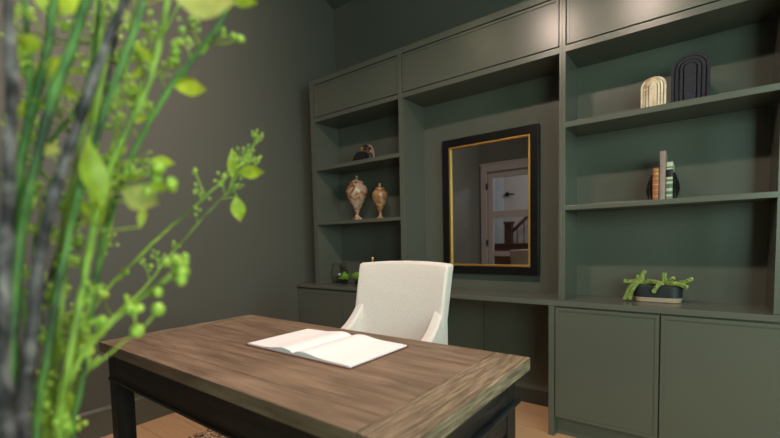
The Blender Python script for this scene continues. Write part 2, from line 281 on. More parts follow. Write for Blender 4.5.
LEAVES= [([-0.478, -1.999, 1.232], [-0.436, -1.981, 1.221], 0.42, 'g'), ([-0.452, -2.064, 1.106], [-0.402, -2.053, 1.09], 0.5, 'p'), ([-0.454, -2.08, 1.088], [-0.456, -2.089, 1.154], 0.34, 'g'), ([-0.495, -2.12, 1.144], [-0.474, -2.104, 1.14], 0.4, 'p'), ([-0.484, -2.129, 1.238], [-0.452, -2.119, 1.22], 0.45, 'g'), ([-0.516, -2.1, 1.282], [-0.508, -2.105, 1.304], 0.5, 'g'), ([-0.504, -2.09, 1.279], [-0.487, -2.076, 1.302], 0.5, 'g'), ([-0.539, -2.082, 1.24], [-0.517, -2.066, 1.233], 0.2, 'g'), ([-0.543, -2.087, 1.231], [-0.525, -2.074, 1.204], 0.28, 'g'), ([-0.526, -1.893, 1.119], [-0.512, -1.898, 1.082], 0.5, 'g'), ([-0.534, -1.884, 1.155], [-0.495, -1.867, 1.152], 0.45, 'g'), ([-0.539, -1.889, 1.146], [-0.55, -1.881, 1.192], 0.3, 'g'), ([-0.521, -2.107, 0.907], [-0.5, -2.106, 0.887], 0.5, 'g'), ([-0.444, -2.045, 1.113], [-0.416, -2.037, 1.106], 0.3, 'g'), ([-0.396, -2.033, 1.284], [-0.339, -2.004, 1.269], 0.5, 'p'), ([-0.488, -2.081, 1.083], [-0.486, -2.091, 1.101], 0.4, 'g'), ([-0.485, -2.076, 1.12], [-0.472, -2.081, 1.083], 0.3, 'g'), ([-0.453, -2.029, 1.239], [-0.469, -2.04, 1.262], 0.3, 'g'), ([-0.431, -1.955, 1.334], [-0.393, -1.941, 1.314], 0.4, 'g'), ([-0.499, -2.076, 1.087], [-0.507, -2.084, 1.071], 0.4, 'p'), ([-0.494, -2.031, 1.294], [-0.51, -2.042, 1.312], 0.5, 'p'), ([-0.495, -2.122, 1.272], [-0.492, -2.134, 1.252], 0.5, 'g'), ([-0.503, -2.093, 1.238], [-0.515, -2.104, 1.217], 0.4, 'g'), ([-0.591, -2.113, 1.188], [-0.582, -2.105, 1.209], 0.36196976854016255, 'g'), ([-0.574, -2.097, 1.241], [-0.56, -2.085, 1.25], 0.29294177296451535, 'g'), ([-0.545, -2.078, 1.191], [-0.529, -2.066, 1.184], 0.4317081144558082, 'g'), ([-0.481, -2.039, 1.07], [-0.477, -2.034, 1.097], 0.2920330677270713, 'g'), ([-0.589, -2.108, 1.242], [-0.586, -2.104, 1.267], 0.3851393087424393, 'g'), ([-0.522, -2.064, 1.149], [-0.525, -2.064, 1.18], 0.4064489486306767, 'g'), ([-0.511, -2.055, 1.154], [-0.496, -2.044, 1.15], 0.293224084214201, 'g'), ([-0.503, -2.05, 1.148], [-0.494, -2.042, 1.158], 0.36401517389760657, 'g'), ([-0.589, -2.106, 1.261], [-0.582, -2.1, 1.276], 0.4095081269314804, 'g'), ([-0.492, -2.035, 1.23], [-0.483, -2.027, 1.243], 0.39925285887079187, 'g'), ([-0.475, -2.028, 1.143], [-0.452, -2.012, 1.139], 0.40118593985835693, 'g'), ([-0.513, -2.061, 1.109], [-0.519, -2.063, 1.133], 0.37627467860004415, 'g'), ([-0.502, -2.051, 1.125], [-0.477, -2.031, 1.126], 0.2824711980996649, 'g'), ([-0.591, -2.119, 1.122], [-0.603, -2.126, 1.134], 0.4379425644556183, 'g'), ([-0.513, -2.063, 1.076], [-0.52, -2.066, 1.107], 0.3840761927412806, 'g'), ([-0.494, -2.04, 1.186], [-0.477, -2.026, 1.19], 0.3702740528377254, 'g')]
CLUSTERS= [([-0.522, -1.858, 1.209], 0.0103, 1.7, 12), ([-0.534, -1.87, 1.177], 0.0205, 2.0, 16), ([-0.543, -1.878, 1.163], 0.0205, 2.2, 14), ([-0.522, -1.861, 1.174], 0.0132, 2.2, 7), ([-0.552, -1.898, 1.147], 0.0159, 2.6, 7), ([-0.562, -1.931, 1.15], 0.0098, 3.4, 2), ([-0.565, -1.922, 1.126], 0.0142, 2.4, 6), ([-0.536, -1.887, 1.132], 0.0115, 1.8, 8), ([-0.561, -1.934, 1.097], 0.0098, 2.2, 5), ([-0.429, -2.027, 1.034], 0.0134, 5.0, 7), ([-0.424, -2.025, 1.02], 0.0092, 5.6, 3), ([-0.43, -2.048, 1.098], 0.0078, 5.2, 2), ([-0.444, -2.032, 1.126], 0.0103, 6.4, 4), ([-0.437, -2.027, 1.114], 0.0072, 5.6, 2), ([-0.453, -2.037, 0.984], 0.0032, 6.0, 1), ([-0.459, -2.056, 0.964], 0.0031, 6.0, 1), ([-0.44, -2.038, 1.002], 0.0062, 4.5, 2), ([-0.462, -2.056, 0.988], 0.0072, 4.4, 3), ([-0.616, -2.007, 1.017], 0.0081, 4.5, 1), ([-0.58, -2.045, 0.989], 0.0061, 5, 2), ([-0.556, -2.028, 0.983], 0.0086, 4.2, 3), ([-0.592, -1.975, 1.034], 0.0137, 2.2, 8), ([-0.583, -1.954, 1.053], 0.0084, 2.2, 4), ([-0.594, -1.99, 1.027], 0.0121, 2.4, 5), ([-0.61, -2.025, 1.06], 0.0117, 2.4, 8), ([-0.616, -2.031, 1.039], 0.0078, 2.4, 4), ([-0.462, -1.982, 1.301], 0.0135, 2.4, 10), ([-0.467, -1.986, 1.281], 0.0113, 3.8, 5), ([-0.475, -1.994, 1.268], 0.0101, 5, 2), ([-0.474, -1.994, 1.255], 0.0068, 4.4, 3), ([-0.419, -1.963, 1.28], 0.0088, 3.0, 3), ([-0.408, -1.955, 1.275], 0.0055, 3.8, 2), ([-0.448, -1.973, 1.272], 0.0068, 3.5, 2), ([-0.487, -2.014, 1.288], 0.0176, 3.6, 9), ([-0.495, -2.023, 1.255], 0.0154, 3.8, 8), ([-0.505, -2.033, 1.223], 0.0154, 3.6, 8), ([-0.519, -2.046, 1.192], 0.0154, 3.4, 9), ([-0.499, -2.001, 1.25], 0.0138, 2.2, 9), ([-0.498, -2.017, 1.204], 0.0101, 3.2, 5), ([-0.565, -2.039, 1.247], 0.0117, 2.6, 6), ([-0.549, -2.025, 1.267], 0.0106, 2.8, 6), ([-0.52, -2.063, 1.145], 0.0129, 3.0, 9), ([-0.554, -2.064, 1.138], 0.009, 2.8, 6), ([-0.518, -2.081, 1.054], 0.0147, 3.4, 9), ([-0.533, -2.094, 1.036], 0.0126, 3.6, 7), ([-0.527, -2.073, 1.086], 0.0108, 3.2, 6), ([-0.533, -2.071, 1.004], 0.0099, 3.6, 5), ([-0.557, -2.102, 0.995], 0.0108, 3.6, 5), ([-0.513, -2.096, 0.977], 0.0092, 3.8, 4), ([-0.491, -2.08, 0.968], 0.0082, 4.6, 4), ([-0.485, -2.075, 0.976], 0.0062, 4.8, 2), ([-0.499, -2.088, 0.944], 0.0092, 4.4, 4), ([-0.52, -2.104, 0.946], 0.0103, 4, 4), ([-0.512, -2.126, 0.903], 0.0078, 4, 4), ([-0.494, -2.114, 0.881], 0.0078, 4.4, 5), ([-0.488, -2.11, 0.875], 0.0049, 4.4, 2), ([-0.542, -2.118, 0.984], 0.0092, 3.6, 4), ([-0.551, -2.115, 1.103], 0.0082, 3, 4), ([-0.583, -2.092, 1.071], 0.0101, 3, 6), ([-0.607, -2.109, 1.072], 0.0101, 2.8, 6), ([-0.562, -2.112, 1.245], 0.0092, 2.8, 5), ([-0.593, -2.093, 1.311], 0.0099, 2.6, 6), ([-0.572, -2.071, 1.226], 0.0101, 2.6, 6), ([-0.562, -2.045, 1.3], 0.0103, 2.8, 7), ([-0.551, -2.036, 1.311], 0.0092, 2.6, 5), ([-0.591, -2.088, 1.186], 0.009, 2.6, 4), ([-0.562, -2.119, 1.163], 0.0082, 2.8, 4), ([-0.575, -2.083, 1.107], 0.009, 2.8, 4), ([-0.508, -2.055, 1.127], 0.0097, 3.4, 6), ([-0.48, -2.046, 1.131], 0.0095, 3, 6), ([-0.58, -2.098, 1.117], 0.0088, 2.8, 4), ([-0.562, -2.141, 0.876], 0.0082, 3.6, 3), ([-0.483, -2.058, 1.197], 0.0086, 2.762227420279105, 6), ([-0.593, -2.069, 0.939], 0.0112, 2.9513520114447394, 6), ([-0.624, -2.065, 0.945], 0.0102, 3.0969640979864694, 6), ([-0.538, -2.112, 0.955], 0.0102, 3.077765843378382, 9), ([-0.612, -2.078, 0.854], 0.0123, 2.743104589792604, 5), ([-0.573, -2.075, 1.239], 0.0095, 3.5084237094598714, 8), ([-0.58, -2.07, 0.92], 0.0117, 3.2712909215071897, 5), ([-0.574, -2.065, 1.13], 0.0122, 2.425848848570252, 6), ([-0.547, -2.059, 1.199], 0.0156, 2.9264209207033405, 9), ([-0.55, -2.088, 1.099], 0.0151, 2.473802892066642, 7), ([-0.54, -2.119, 0.906], 0.011, 3.0242761496375237, 9), ([-0.651, -2.083, 1.062], 0.0107, 2.286254338856246, 5), ([-0.549, -2.114, 1.18], 0.0138, 2.607293956299322, 4), ([-0.609, -2.063, 1.317], 0.0158, 3.536632637679283, 9), ([-0.547, -2.096, 1.007], 0.0096, 3.112691642154744, 8), ([-0.486, -2.086, 1.008], 0.0117, 3.451717144413286, 6), ([-0.583, -2.103, 1.251], 0.0087, 2.2627160700909754, 5), ([-0.546, -2.011, 1.158], 0.017, 3.000038057088428, 7), ([-0.521, -2.126, 0.883], 0.0083, 2.43613837982527, 9), ([-0.583, -2.091, 0.861], 0.013, 3.015731101845817, 6), ([-0.595, -2.077, 0.839], 0.0126, 3.5827203384069053, 7), ([-0.52, -2.041, 1.224], 0.0121, 2.5066861062475247, 7), ([-0.511, -2.027, 1.205], 0.0092, 2.5561511259879346, 5), ([-0.643, -2.095, 1.078], 0.0127, 2.5663621395705825, 6), ([-0.58, -1.995, 1.33], 0.0132, 3.461333020881969, 9), ([-0.617, -2.097, 0.906], 0.0098, 2.7424617657815817, 7), ([-0.565, -2.0, 1.241], 0.0125, 3.1196725998798063, 9), ([-0.591, -2.102, 1.173], 0.0102, 3.321956187191187, 6), ([-0.641, -2.073, 1.175], 0.0119, 3.079005407807921, 5), ([-0.582, -2.011, 1.327], 0.0109, 3.5559489486904305, 9), ([-0.541, -2.076, 0.92], 0.0121, 2.7652165822571018, 7), ([-0.512, -2.103, 1.199], 0.0133, 2.2183543879837737, 6), ([-0.585, -2.018, 1.289], 0.014, 3.4301904554020033, 5), ([-0.62, -2.089, 1.254], 0.0149, 2.9873208171353, 7), ([-0.611, -2.097, 0.884], 0.0103, 2.9851287827686055, 6), ([-0.505, -2.089, 1.038], 0.0104, 3.2746112825773683, 8), ([-0.514, -2.115, 0.914], 0.0138, 2.835277696949402, 5), ([-0.52, -2.081, 0.957], 0.0101, 2.881312800926451, 7), ([-0.571, -2.006, 1.3], 0.0137, 2.807534551488235, 9), ([-0.484, -2.09, 0.967], 0.0133, 2.474193740574358, 6), ([-0.593, -2.105, 0.883], 0.0117, 2.4279488730944045, 9), ([-0.55, -2.053, 1.252], 0.0113, 2.958608244085794, 4), ([-0.551, -2.067, 0.987], 0.0124, 3.201821323047541, 7), ([-0.566, -2.075, 1.075], 0.0118, 2.610831398513219, 5), ([-0.559, -2.055, 0.957], 0.0137, 2.638581597519805, 7), ([-0.581, -2.088, 0.953], 0.0156, 2.9093254990994124, 7), ([-0.614, -2.096, 1.104], 0.0126, 2.089743643915033, 7), ([-0.639, -2.1, 1.288], 0.0128, 1.9421349661670106, 7), ([-0.594, -2.007, 1.282], 0.0145, 1.861649032846376, 6), ([-0.601, -2.074, 1.213], 0.0133, 2.283015471816659, 9), ([-0.656, -2.064, 0.966], 0.0144, 2.562665945878016, 6), ([-0.564, -1.985, 1.287], 0.0152, 1.8615185067668671, 5), ([-0.666, -2.036, 1.303], 0.0107, 2.429341553635972, 7), ([-0.677, -2.068, 1.007], 0.0108, 2.191868583581385, 6), ([-0.638, -2.084, 1.226], 0.0121, 2.59715933473041, 8), ([-0.53, -2.01, 1.145], 0.011, 2.270507556278606, 7), ([-0.635, -2.035, 1.289], 0.0129, 2.0914413714658986, 8), ([-0.626, -2.114, 1.1], 0.0135, 2.5902550854121182, 7), ([-0.597, -2.089, 1.107], 0.0095, 1.9777292289730242, 8), ([-0.588, -2.084, 0.997], 0.0095, 2.0393708654203575, 5), ([-0.596, -2.006, 1.296], 0.0124, 2.5674354108482333, 7), ([-0.688, -2.064, 1.363], 0.0104, 2.559393991926422, 5), ([-0.745, -2.082, 1.331], 0.0113, 2.512185428330305, 6), ([-0.689, -2.065, 1.06], 0.0152, 2.3755467598516207, 9), ([-0.739, -2.098, 1.221], 0.0103, 2.1295367786538684, 6), ([-0.6, -2.101, 1.017], 0.0089, 2.4998263769725444, 7), ([-0.59, -2.057, 1.143], 0.0107, 1.9362109326529833, 5), ([-0.734, -2.097, 1.195], 0.0094, 2.5680755364266883, 6), ([-0.691, -2.084, 1.328], 0.0089, 1.9850207302184422, 5), ([-0.553, -2.041, 1.155], 0.013, 2.5971513493758303, 8), ([-0.671, -2.086, 1.222], 0.0099, 2.1799276508047996, 7), ([-0.64, -2.019, 1.244], 0.0132, 1.8297806550306257, 6), ([-0.583, -2.002, 1.257], 0.0109, 2.51651624129702, 7), ([-0.65, -2.119, 1.031], 0.0101, 1.8828469196458928, 5), ([-0.666, -2.039, 1.115], 0.0118, 1.8652084659167265, 5), ([-0.621, -2.046, 1.155], 0.0104, 1.9606789152381436, 5), ([-0.565, -2.051, 1.208], 0.0099, 2.2060438214452076, 9), ([-0.65, -2.12, 1.019], 0.0098, 2.5635695994989023, 5), ([-0.562, -2.031, 1.336], 0.0097, 2.390740261962365, 7), ([-0.652, -2.103, 1.026], 0.0121, 1.8272334824375216, 8)]
WARM, DAY, HALL = 4.2, 88, 50
# ================================================================== SETTING
XW, YB, YF, XR = -2.646, .507, -3.04, 2.6      # left wall, back wall, wall behind the camera, right wall
ZC, SL = 3.12, .42                              # ceiling height at the back wall, pitch of the vault
YM = (YB+YF)/2; ZR = ZC+SL*(YB-YM)
struct(bx('floor', XW-.1, XR+.1, YF-3.2, YB+.1, -.06, 0, M['floor']))
bm = bmesh.new(); box(bm, XW, XR, YB, YB+.1, 0, ZC+.02); struct(obj('wall_back', bm, M['wall']))
gable = [(YF, 0), (YB, 0), (YB, ZC), (YM, ZR), (YF, ZC)]
bm = bmesh.new(); prism(bm, gable, 'X', XW-.1, XW); struct(obj('wall_left', bm, M['wall']))
# right wall with two window openings
wy = [(-2.60, -1.50)]; wz = (.75, 2.45); fx = (.75, 2.25)
bm = bmesh.new()
edges = [YF, wy[0][0], wy[0][1], YB]
for i in (0, 2): box(bm, XR, XR+.1, edges[i], edges[i+1], 0, ZC)
for a, b_ in wy:
    box(bm, XR, XR+.1, a, b_, 0, wz[0]); box(bm, XR, XR+.1, a, b_, wz[1], ZC)
prism(bm, [(YF, ZC), (YB, ZC), (YM, ZR)], 'X', XR, XR+.1)
struct(obj('wall_right', bm, M['wall']))
for i, (a, b_) in enumerate(wy):
    w = bpy.data.objects.new('window_%d' % (i+1), None); COL.objects.link(w); w.location = (XR+.05, (a+b_)/2, wz[0]); struct(w)
    bm = bmesh.new()
    for (p, q, r, s) in ((a, a+.05, wz[0], wz[1]), (b_-.05, b_, wz[0], wz[1]), (a, b_, wz[0], wz[0]+.05), (a, b_, wz[1]-.05, wz[1]), ((a+b_)/2-.015, (a+b_)/2+.015, wz[0], wz[1]), (a, b_, 1.45, 1.48)):
        box(bm, XR+.02, XR+.07, p, q, r, s)
    obj('window_frame', bm, M['door_paint'], w)
    bx('pane', XR+.043, XR+.047, a+.04, b_-.04, wz[0]+.04, wz[1]-.04, M['pane'], w)
w = bpy.data.objects.new('window_2', None); COL.objects.link(w); w.location = (sum(fx)/2, YF-.06, wz[0]); struct(w)
bm = bmesh.new(); a, b_ = fx
for (p, q, r, s) in ((a, a+.05, wz[0], wz[1]), (b_-.05, b_, wz[0], wz[1]), (a+.05, b_-.05, wz[0], wz[0]+.05), (a+.05, b_-.05, wz[1]-.05, wz[1]), ((a+b_)/2-.02, (a+b_)/2+.02, wz[0]+.05, wz[1]-.05)):
    box(bm, p, q, YF-.09, YF-.03, r, s)
obj('window_frame', bm, M['door_paint'], w)
bx('pane', a+.04, b_-.04, YF-.062, YF-.058, wz[0]+.04, wz[1]-.04, M['pane'], w)
# vaulted ceiling
bm = bmesh.new()
prism(bm, [(YB+.1, ZC-SL*.1), (YM, ZR), (YF-.1, ZC-SL*.1), (YF-.1, ZC+.1), (YM, ZR+.14), (YB+.1, ZC+.1)], 'X', XW-.1, XR+.1)
struct(obj('ceiling', bm, M['ceil']))
# wall behind the camera with a doorway in its left corner
DX0, DX1, DZ = XW+.11, XW+1.06, 2.045
bm = bmesh.new()
box(bm, XW, DX0, YF-.12, YF, 0, ZC); box(bm, DX1, fx[0], YF-.12, YF, 0, ZC); box(bm, fx[1], XR, YF-.12, YF, 0, ZC); box(bm, fx[0], fx[1], YF-.12, YF, 0, wz[0]); box(bm, fx[0], fx[1], YF-.12, YF, wz[1], ZC); box(bm, DX0, DX1, YF-.12, YF, DZ, ZC)
struct(obj('wall_front', bm, M['wall']))
bm = bmesh.new()
box(bm, DX0-.085, DX0+.01, YF, YF+.025, 0, DZ+.09); box(bm, DX1-.01, DX1+.09, YF, YF+.025, 0, DZ+.09); box(bm, DX0+.01, DX1-.01, YF, YF+.025, DZ-.01, DZ+.09)
box(bm, DX0-.10, DX1+.105, YF, YF+.035, DZ+.09, DZ+.115)
struct(obj('trim_1', bm, M['door_paint'], bevel=.004))
d1 = bpy.data.objects.new('door_1', None); COL.objects.link(d1); d1.location = ((DX0+DX1)/2, YF-.06, 0); struct(d1)
bm = bmesh.new(); y0, y1 = YF-.06, YF-.02; a, b_ = DX0+.005, DX1-.005
for (p, q, r, s) in ((a, a+.085, 0, DZ-.005), (b_-.085, b_, 0, DZ-.005), (a+.085, b_-.085, DZ-.10, DZ-.005), (a+.085, b_-.085, 1.36, 1.46), (a+.085, b_-.085, .80, .87), (a+.085, b_-.085, .0, .30)):
    box(bm, p, q, y0, y1, r, s)
lab(obj('door_leaf', bm, M['door_paint'], d1, bevel=.004), 'grey door frame with rails')
for r, s in ((.30, .80), (.87, 1.36), (1.46, DZ-.10)):
    bx('pane', a+.08, b_-.08, YF-.043, YF-.037, r-.005, s+.005, M['pane'], d1)
bm = bmesh.new()
for z in (1.78, .95, .25): box(bm, DX0-.004, DX0+.012, YF-.02, YF+.028, z, z+.09)
lab(obj('hinge', bm, M['metal_dark'], d1), 'dark hinges')
bm = bmesh.new(); lathe(bm, [(0, 0), (.025, 0), (.025, .01), (0, .01)], n=16)
bmesh.ops.transform(bm, matrix=Matrix.Translation((b_-.045, y1, 1.02)) @ Matrix.Rotation(-math.pi/2, 4, 'X'), verts=bm.verts)
tube(bm, [(b_-.045, y1+.005, 1.02), (b_-.045, y1+.05, 1.02), (b_-.16, y1+.055, 1.02)], .008)
obj('door_handle', bm, M['metal_dark'], d1)
# hall beyond the door: white walls, stair
HY = YF-3.0
struct(bx('wall_hall_back', XW-1.2, .65, HY-.1, HY, 0, 2.9, M['white_wall']))
struct(bx('wall_hall_left', XW-1.2-.1, XW-1.2, HY, YF-.12, 0, 2.9, M['white_wall']))
struct(bx('wall_hall_right', .55, .65, HY, YF-.12, 0, 2.9, M['white_wall']))
struct(bx('wall_hall_front', XW-1.2, XW-.1, YF-.12, YF-.02, 0, 2.9, M['white_wall']))
struct(bx('trim_2', XW-1.3, .65, HY-.1, YF-.12, 2.9, 3.0, M['white_wall']))
struct(bx('floor_hall', XW-1.3, XW-.1, HY, YF, -.06, 0, M['floor']))
d2 = bpy.data.objects.new('door_2', None); COL.objects.link(d2); d2.location = (-3.65, HY+.02, 0); struct(d2)
bm = bmesh.new(); box(bm, -3.84, -3.47, HY, HY+.04, 0, 2.6); box(bm, -3.78, -3.53, HY+.035, HY+.05, 1.3, 2.4); box(bm, -3.78, -3.53, HY+.035, HY+.05, .2, 1.1)
lab(obj('door_leaf', bm, flat('pale_blue_door', (.62, .68, .72), .5), d2, bevel=.006), 'pale panelled hall door')
bm = bmesh.new(); ball(bm, (-3.38, HY+.03, 2.02), .045); tube(bm, [(-3.38, HY+.03, 2.02), (-3.38, HY+.09, 2.02), (-3.20, HY+.09, 2.00)], .02)
tag(obj('coat_hook', bm, M['black']), 'black lever shaped hook on the white hall wall seen in the mirror', 'hook')
st = thing('stair_railing', 'dark wooden stair railing with square newel seen in the mirror', 'stair', (-3.12, HY+.55, 0))
bm = bmesh.new(); box(bm, -3.20, -3.06, HY+.5, HY+.65, 0, 1.36); box(bm, -3.22, -3.04, HY+.48, HY+.67, 1.36, 1.40); obj('newel_post', bm, M['stair_wood'], st, bevel=.008)
bm = bmesh.new(); tube(bm, [(-3.06, HY+.57, 1.20), (-1.8, HY+.57, 2.35)], .035); obj('handrail', bm, M['stair_wood'], st)
for i in range(8):
    x = -2.96+i*.14
    bm = bmesh.new(); tube(bm, [(x, HY+.57, 0), (x, HY+.57, 1.20+(x+3.06)*.91)], .009, 6); obj('baluster', bm, M['metal_dark'], st)
stp = thing('staircase', 'flight of dark wood steps rising behind the railing in the hall', 'stairs', (-2.0, HY+.25, 0))
for i in range(7):
    bm = bmesh.new(); box(bm, -2.95+i*.22, -1.2, HY+.001, HY+.5, i*.17, (i+1)*.17); obj('step', bm, M['stair_wood'], stp)
hc = thing('hall_dark_block', 'low dark block standing in for the dark stair base, seen at the foot of the mirror', 'cabinet', (-2.6, HY+1.0, 0))  # block added for the dark stair area in the reflection
bx('body', -3.30, -2.2, HY+.80, HY+1.15, .05, .93, M['stair_wood'], hc, .004)
bx('top', -3.32, -2.18, HY+.78, HY+1.17, .9305, .96, M['stair_wood'], hc, .004)
bx('plinth', -3.28, -2.22, HY+.82, HY+1.13, 0, .0495, M['black'], hc)
# skirting boards
def skirting(name, pts):
    bm = bmesh.new(); box(bm, *pts[:4], 0, .145)
    ins = pts[4]
    x0, x1, y0, y1 = pts[:4]
    if ins == 'L': prism(bm, [(x1, .1451), (x1-.012, .164), (x0, .164), (x0, .1451)], 'Y', y0, y1)
    elif ins == 'R': box(bm, x0+.006, x1, y0, y1, .145, .16)
    else: box(bm, x0, x1, y0+.006, y1, .145, .16)
    return struct(obj(name, bm, M['paint'], bevel=.003))
skirting('baseboard_left', (XW, XW+.018, YF+.04, -.06, 'L'))
skirting('baseboard_right', (XR-.018, XR, YF+.02, YB, 'R'))
skirting('baseboard_front', (DX1+.1, XR-.02, YF, YF+.018, 'F'))
skirting('baseboard_back', (.40, XR-.02, YB-.018, YB, 'B'))

# ================================================================== BUILT-IN JOINERY
ZT, ZO, Z2, Z2B, Z3, Z3B, ZK = 2.2971, 1.98, 1.634, 1.607, 1.214, 1.190, .7233
YBK = .26
def framed(bm, x0, x1, z0, z1, yf, th=.02, rim=.014, dep=.004, inner=True):
    """door slab facing -Y with a thin raised rim"""
    box(bm, x0, x1, yf+dep, yf+th, z0, z1)
    box(bm, x0, x0+rim, yf, yf+dep, z0, z1); box(bm, x1-rim, x1, yf, yf+dep, z0, z1)
    box(bm, x0+rim, x1-rim, yf, yf+dep, z0, z0+rim); box(bm, x0+rim, x1-rim, yf, yf+dep, z1-rim, z1)
def upper(label, cat, xa, xb, oa, ob, shelves):
    """carcass between xa..xb with an opening oa..ob and a flap door above it"""
    t = thing('wall_bookcase' if shelves else 'alcove_surround', label, cat, ((xa+xb)/2, .13, ZK))
    P = M['paint']
    bx('side_panel', xa, oa, 0, YBK+.02, ZK, ZT, P, t, .0008)
    bx('side_panel', ob, xb, 0, YBK+.02, ZK, ZT, P, t, .0008)
    bx('back_panel', oa, ob, YBK, YBK+.02, ZK, ZO+.03, P, t)
    bm = bmesh.new(); box(bm, oa, ob, 0, YBK, ZO, ZO+.0305); obj('head_rail', bm, P, t, .0008)
    bx('top_rail', oa, ob, 0, .02, 2.2600, ZT, P, t, .0008)
    bx('top_panel', oa, ob, .02, YBK+.02, ZT-.02, ZT, P, t)
    bx('gap_backing', oa, ob, .05, .055, ZO+.0305, ZT-.02, M['gap_shade'], t)  # near-black sheet behind the flap; the gap's shade put into its colour
    bm = bmesh.new(); framed(bm, oa+.0045, ob-.0045, 2.0170, 2.2545, .002)
    obj('flap_door', bm, P, t, .0006)
    for a, b_ in shelves: bx('shelf', oa, ob, .0, YBK, a, b_, P, t, .0008)
    return t
upper('tall olive green bookcase at the left end, two shelves holding carved urns', 'bookcase', -2.441, -1.582, -2.395, -1.5965, [(Z2B, Z2), (Z3B, Z3)])
upper('olive green surround of the open middle recess with the mirror inside', 'wall unit', -1.5815, -.5745, -1.5640, -.5875, [])
upper('wide olive green bookcase on the right with books, stone arches and a planter', 'bookcase', -.5740, .330, -.5575, .240, [(Z2B, Z2), (Z3B, Z3)])
# worktop
bm = bmesh.new(); box(bm, XW+.001, .345, -.03, YB-.001, .6960, .7230)
tag(reloc(obj('countertop', bm, M['counter'], bevel=.0015)), 'long satin olive worktop running under the bookcases along the wall', 'countertop')
# left base cabinet
P = M['paint']
lc = thing('base_cabinet', 'low olive cabinet under the worktop at the left wall, behind the chair', 'cabinet', (-2.13, .15, 0))
bx('body', XW+.012, -1.640, .004, .33, .09, .6955, P, lc)
bx('toe_kick', XW+.012, -1.640, .03, .33, 0, .09, M['paint'], lc)
bx('side_panel', -1.6395, -1.615, -.02, .34, 0, .6955, P, lc, .001)
for a, b_ in ((-2.634, -2.142), (-2.138, -1.642)):
    bm = bmesh.new(); framed(bm, a, b_, .10, .685, -.018, rim=.03); obj('door', bm, P, lc, .0006)
# knee space
kp = thing('knee_hole_panelling', 'dark olive panels at the back of the knee space under the worktop', 'panel', (-1.12, .345, 0))
for a, b_ in ((-1.614, -1.1650), (-1.1600, -.6295)):
    bm = bmesh.new(); framed(bm, a, b_, .0, .6955, .345, rim=.018); obj('panel', bm, P, kp, .0006)
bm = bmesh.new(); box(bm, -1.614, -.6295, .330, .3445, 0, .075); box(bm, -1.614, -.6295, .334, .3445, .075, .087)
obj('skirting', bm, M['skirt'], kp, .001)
# right base cabinet
rc = thing('base_cabinet', 'low olive two-door cabinet under the planter, right of the knee space', 'cabinet', (-.14, .15, 0))
bx('side_panel', -.6285, -.5990, -.034, .344, 0, .6955, P, rc, .001)
bx('body', -.5985, .331, -.008, .344, .10, .6955, P, rc)
bx('toe_kick', -.5985, .331, .012, .344, 0, .0995, P, rc)
for a, b_ in ((-.594, -.1410), (-.1350, .329)):
    bm = bmesh.new(); framed(bm, a, b_, .107, .688, -.033, rim=.016); obj('door', bm, P, rc, .0006)

# ================================================================== MIRROR
mr = thing('wall_mirror', 'rectangular mirror in a black and gold frame hung in the middle recess', 'mirror', (-1.08, .24, .828))
def ring(name, x0, x1, z0, z1, w, ya, yb, mat, bev):
    bm = bmesh.new()
    o_ = [(x0, z0), (x1, z0), (x1, z1), (x0, z1)]; i_ = [(x0+w, z0+w), (x1-w, z0+w), (x1-w, z1-w), (x0+w, z1-w)]
    V = {}
    for k, (l, y) in enumerate(((o_, ya), (i_, ya), (i_, yb), (o_, yb))): V[k] = [bm.verts.new((x, y, z)) for x, z in l]
    for a, b_ in ((0, 1), (1, 2), (2, 3), (3, 0)):
        for j in range(4): bm.faces.new([V[a][j], V[a][(j+1) % 4], V[b_][(j+1) % 4], V[b_][j]])
    return obj(name, bm, mat, mr, bev)
ring('outer_frame', -1.401, -.760, .828, 1.715, .050, .222, .2595, M['frame_black'], .003)
lab(ring('inner_frame', -1.352, -.810, .878, 1.665, .012, .226, .256, M['gold'], .002), 'gold inner frame')
bx('mirror_glass', -1.342, -.820, .240, .2555, .888, 1.655, M['mirror'], mr)

# ================================================================== DESK
TX0, TX1, TY0, TY1, TZ, TT = -1.586, -.348, -1.749, -1.175, .740, .033
dk = thing('writing_desk', 'weathered brown plank-topped desk with black distressed apron and legs', 'desk', ((TX0+TX1)/2, (TY0+TY1)/2, 0))
g = .0014; xb0, xb1 = TX0+.075, TX1-.097
def plank(x0, x1, y0, y1, mat):
    return bx('top_board', x0, x1, y0, y1, TZ-TT, TZ, mat, dk, .0011)
ys = [TY0, -1.675, -1.535, -1.395, -1.250, TY1]
for a, b_ in zip(ys, ys[1:]): plank(xb0, xb1, a+(g*.5 if a > TY0 else 0), b_-(g*.5 if b_ < TY1 and b_ < -1.6 else .0002 if b_ < TY1 else 0), M['desk_top'])
lab(plank(TX0, xb0-g, TY0, TY1, M['desk_end']), 'breadboard end board'); lab(plank(xb1+g, TX1, TY0, TY1, M['desk_end']), 'streaky pale-grained breadboard end board')
ax0, ax1, ay0, ay1 = TX0+.003, TX1-.030, TY0+.022, TY1-.025
zt = TZ-TT-.0003
for sx in (0, 1):
    for sy in (0, 1):
        x = ax0 if sx == 0 else ax1-.050; y = ay0 if sy == 0 else ay1-.055
        bx('leg', x, x+.050, y, y+.055, .0245, zt, M['desk_dark_z'], dk, .002)
def apron(x0, x1, y0, y1, m, out):
    bm = bmesh.new(); box(bm, x0, x1, y0, y1, .625, zt); obj('apron', bm, m, dk, .002)
apron(ax0+.0505, ax1-.0505, ay0+.0008, ay0+.03, M['desk_dark'], 0); apron(ax0+.0725, ax1-.0725, ay1-.03, ay1-.004, M['desk_dark'], 0)
apron(ax0+.004, ax0+.03, ay0+.0555, ay1-.0555, M['desk_dark_y'], 0); apron(ax1-.03, ax1-.001, ay0+.0555, ay1-.0555, M['desk_dark_y'], 0)
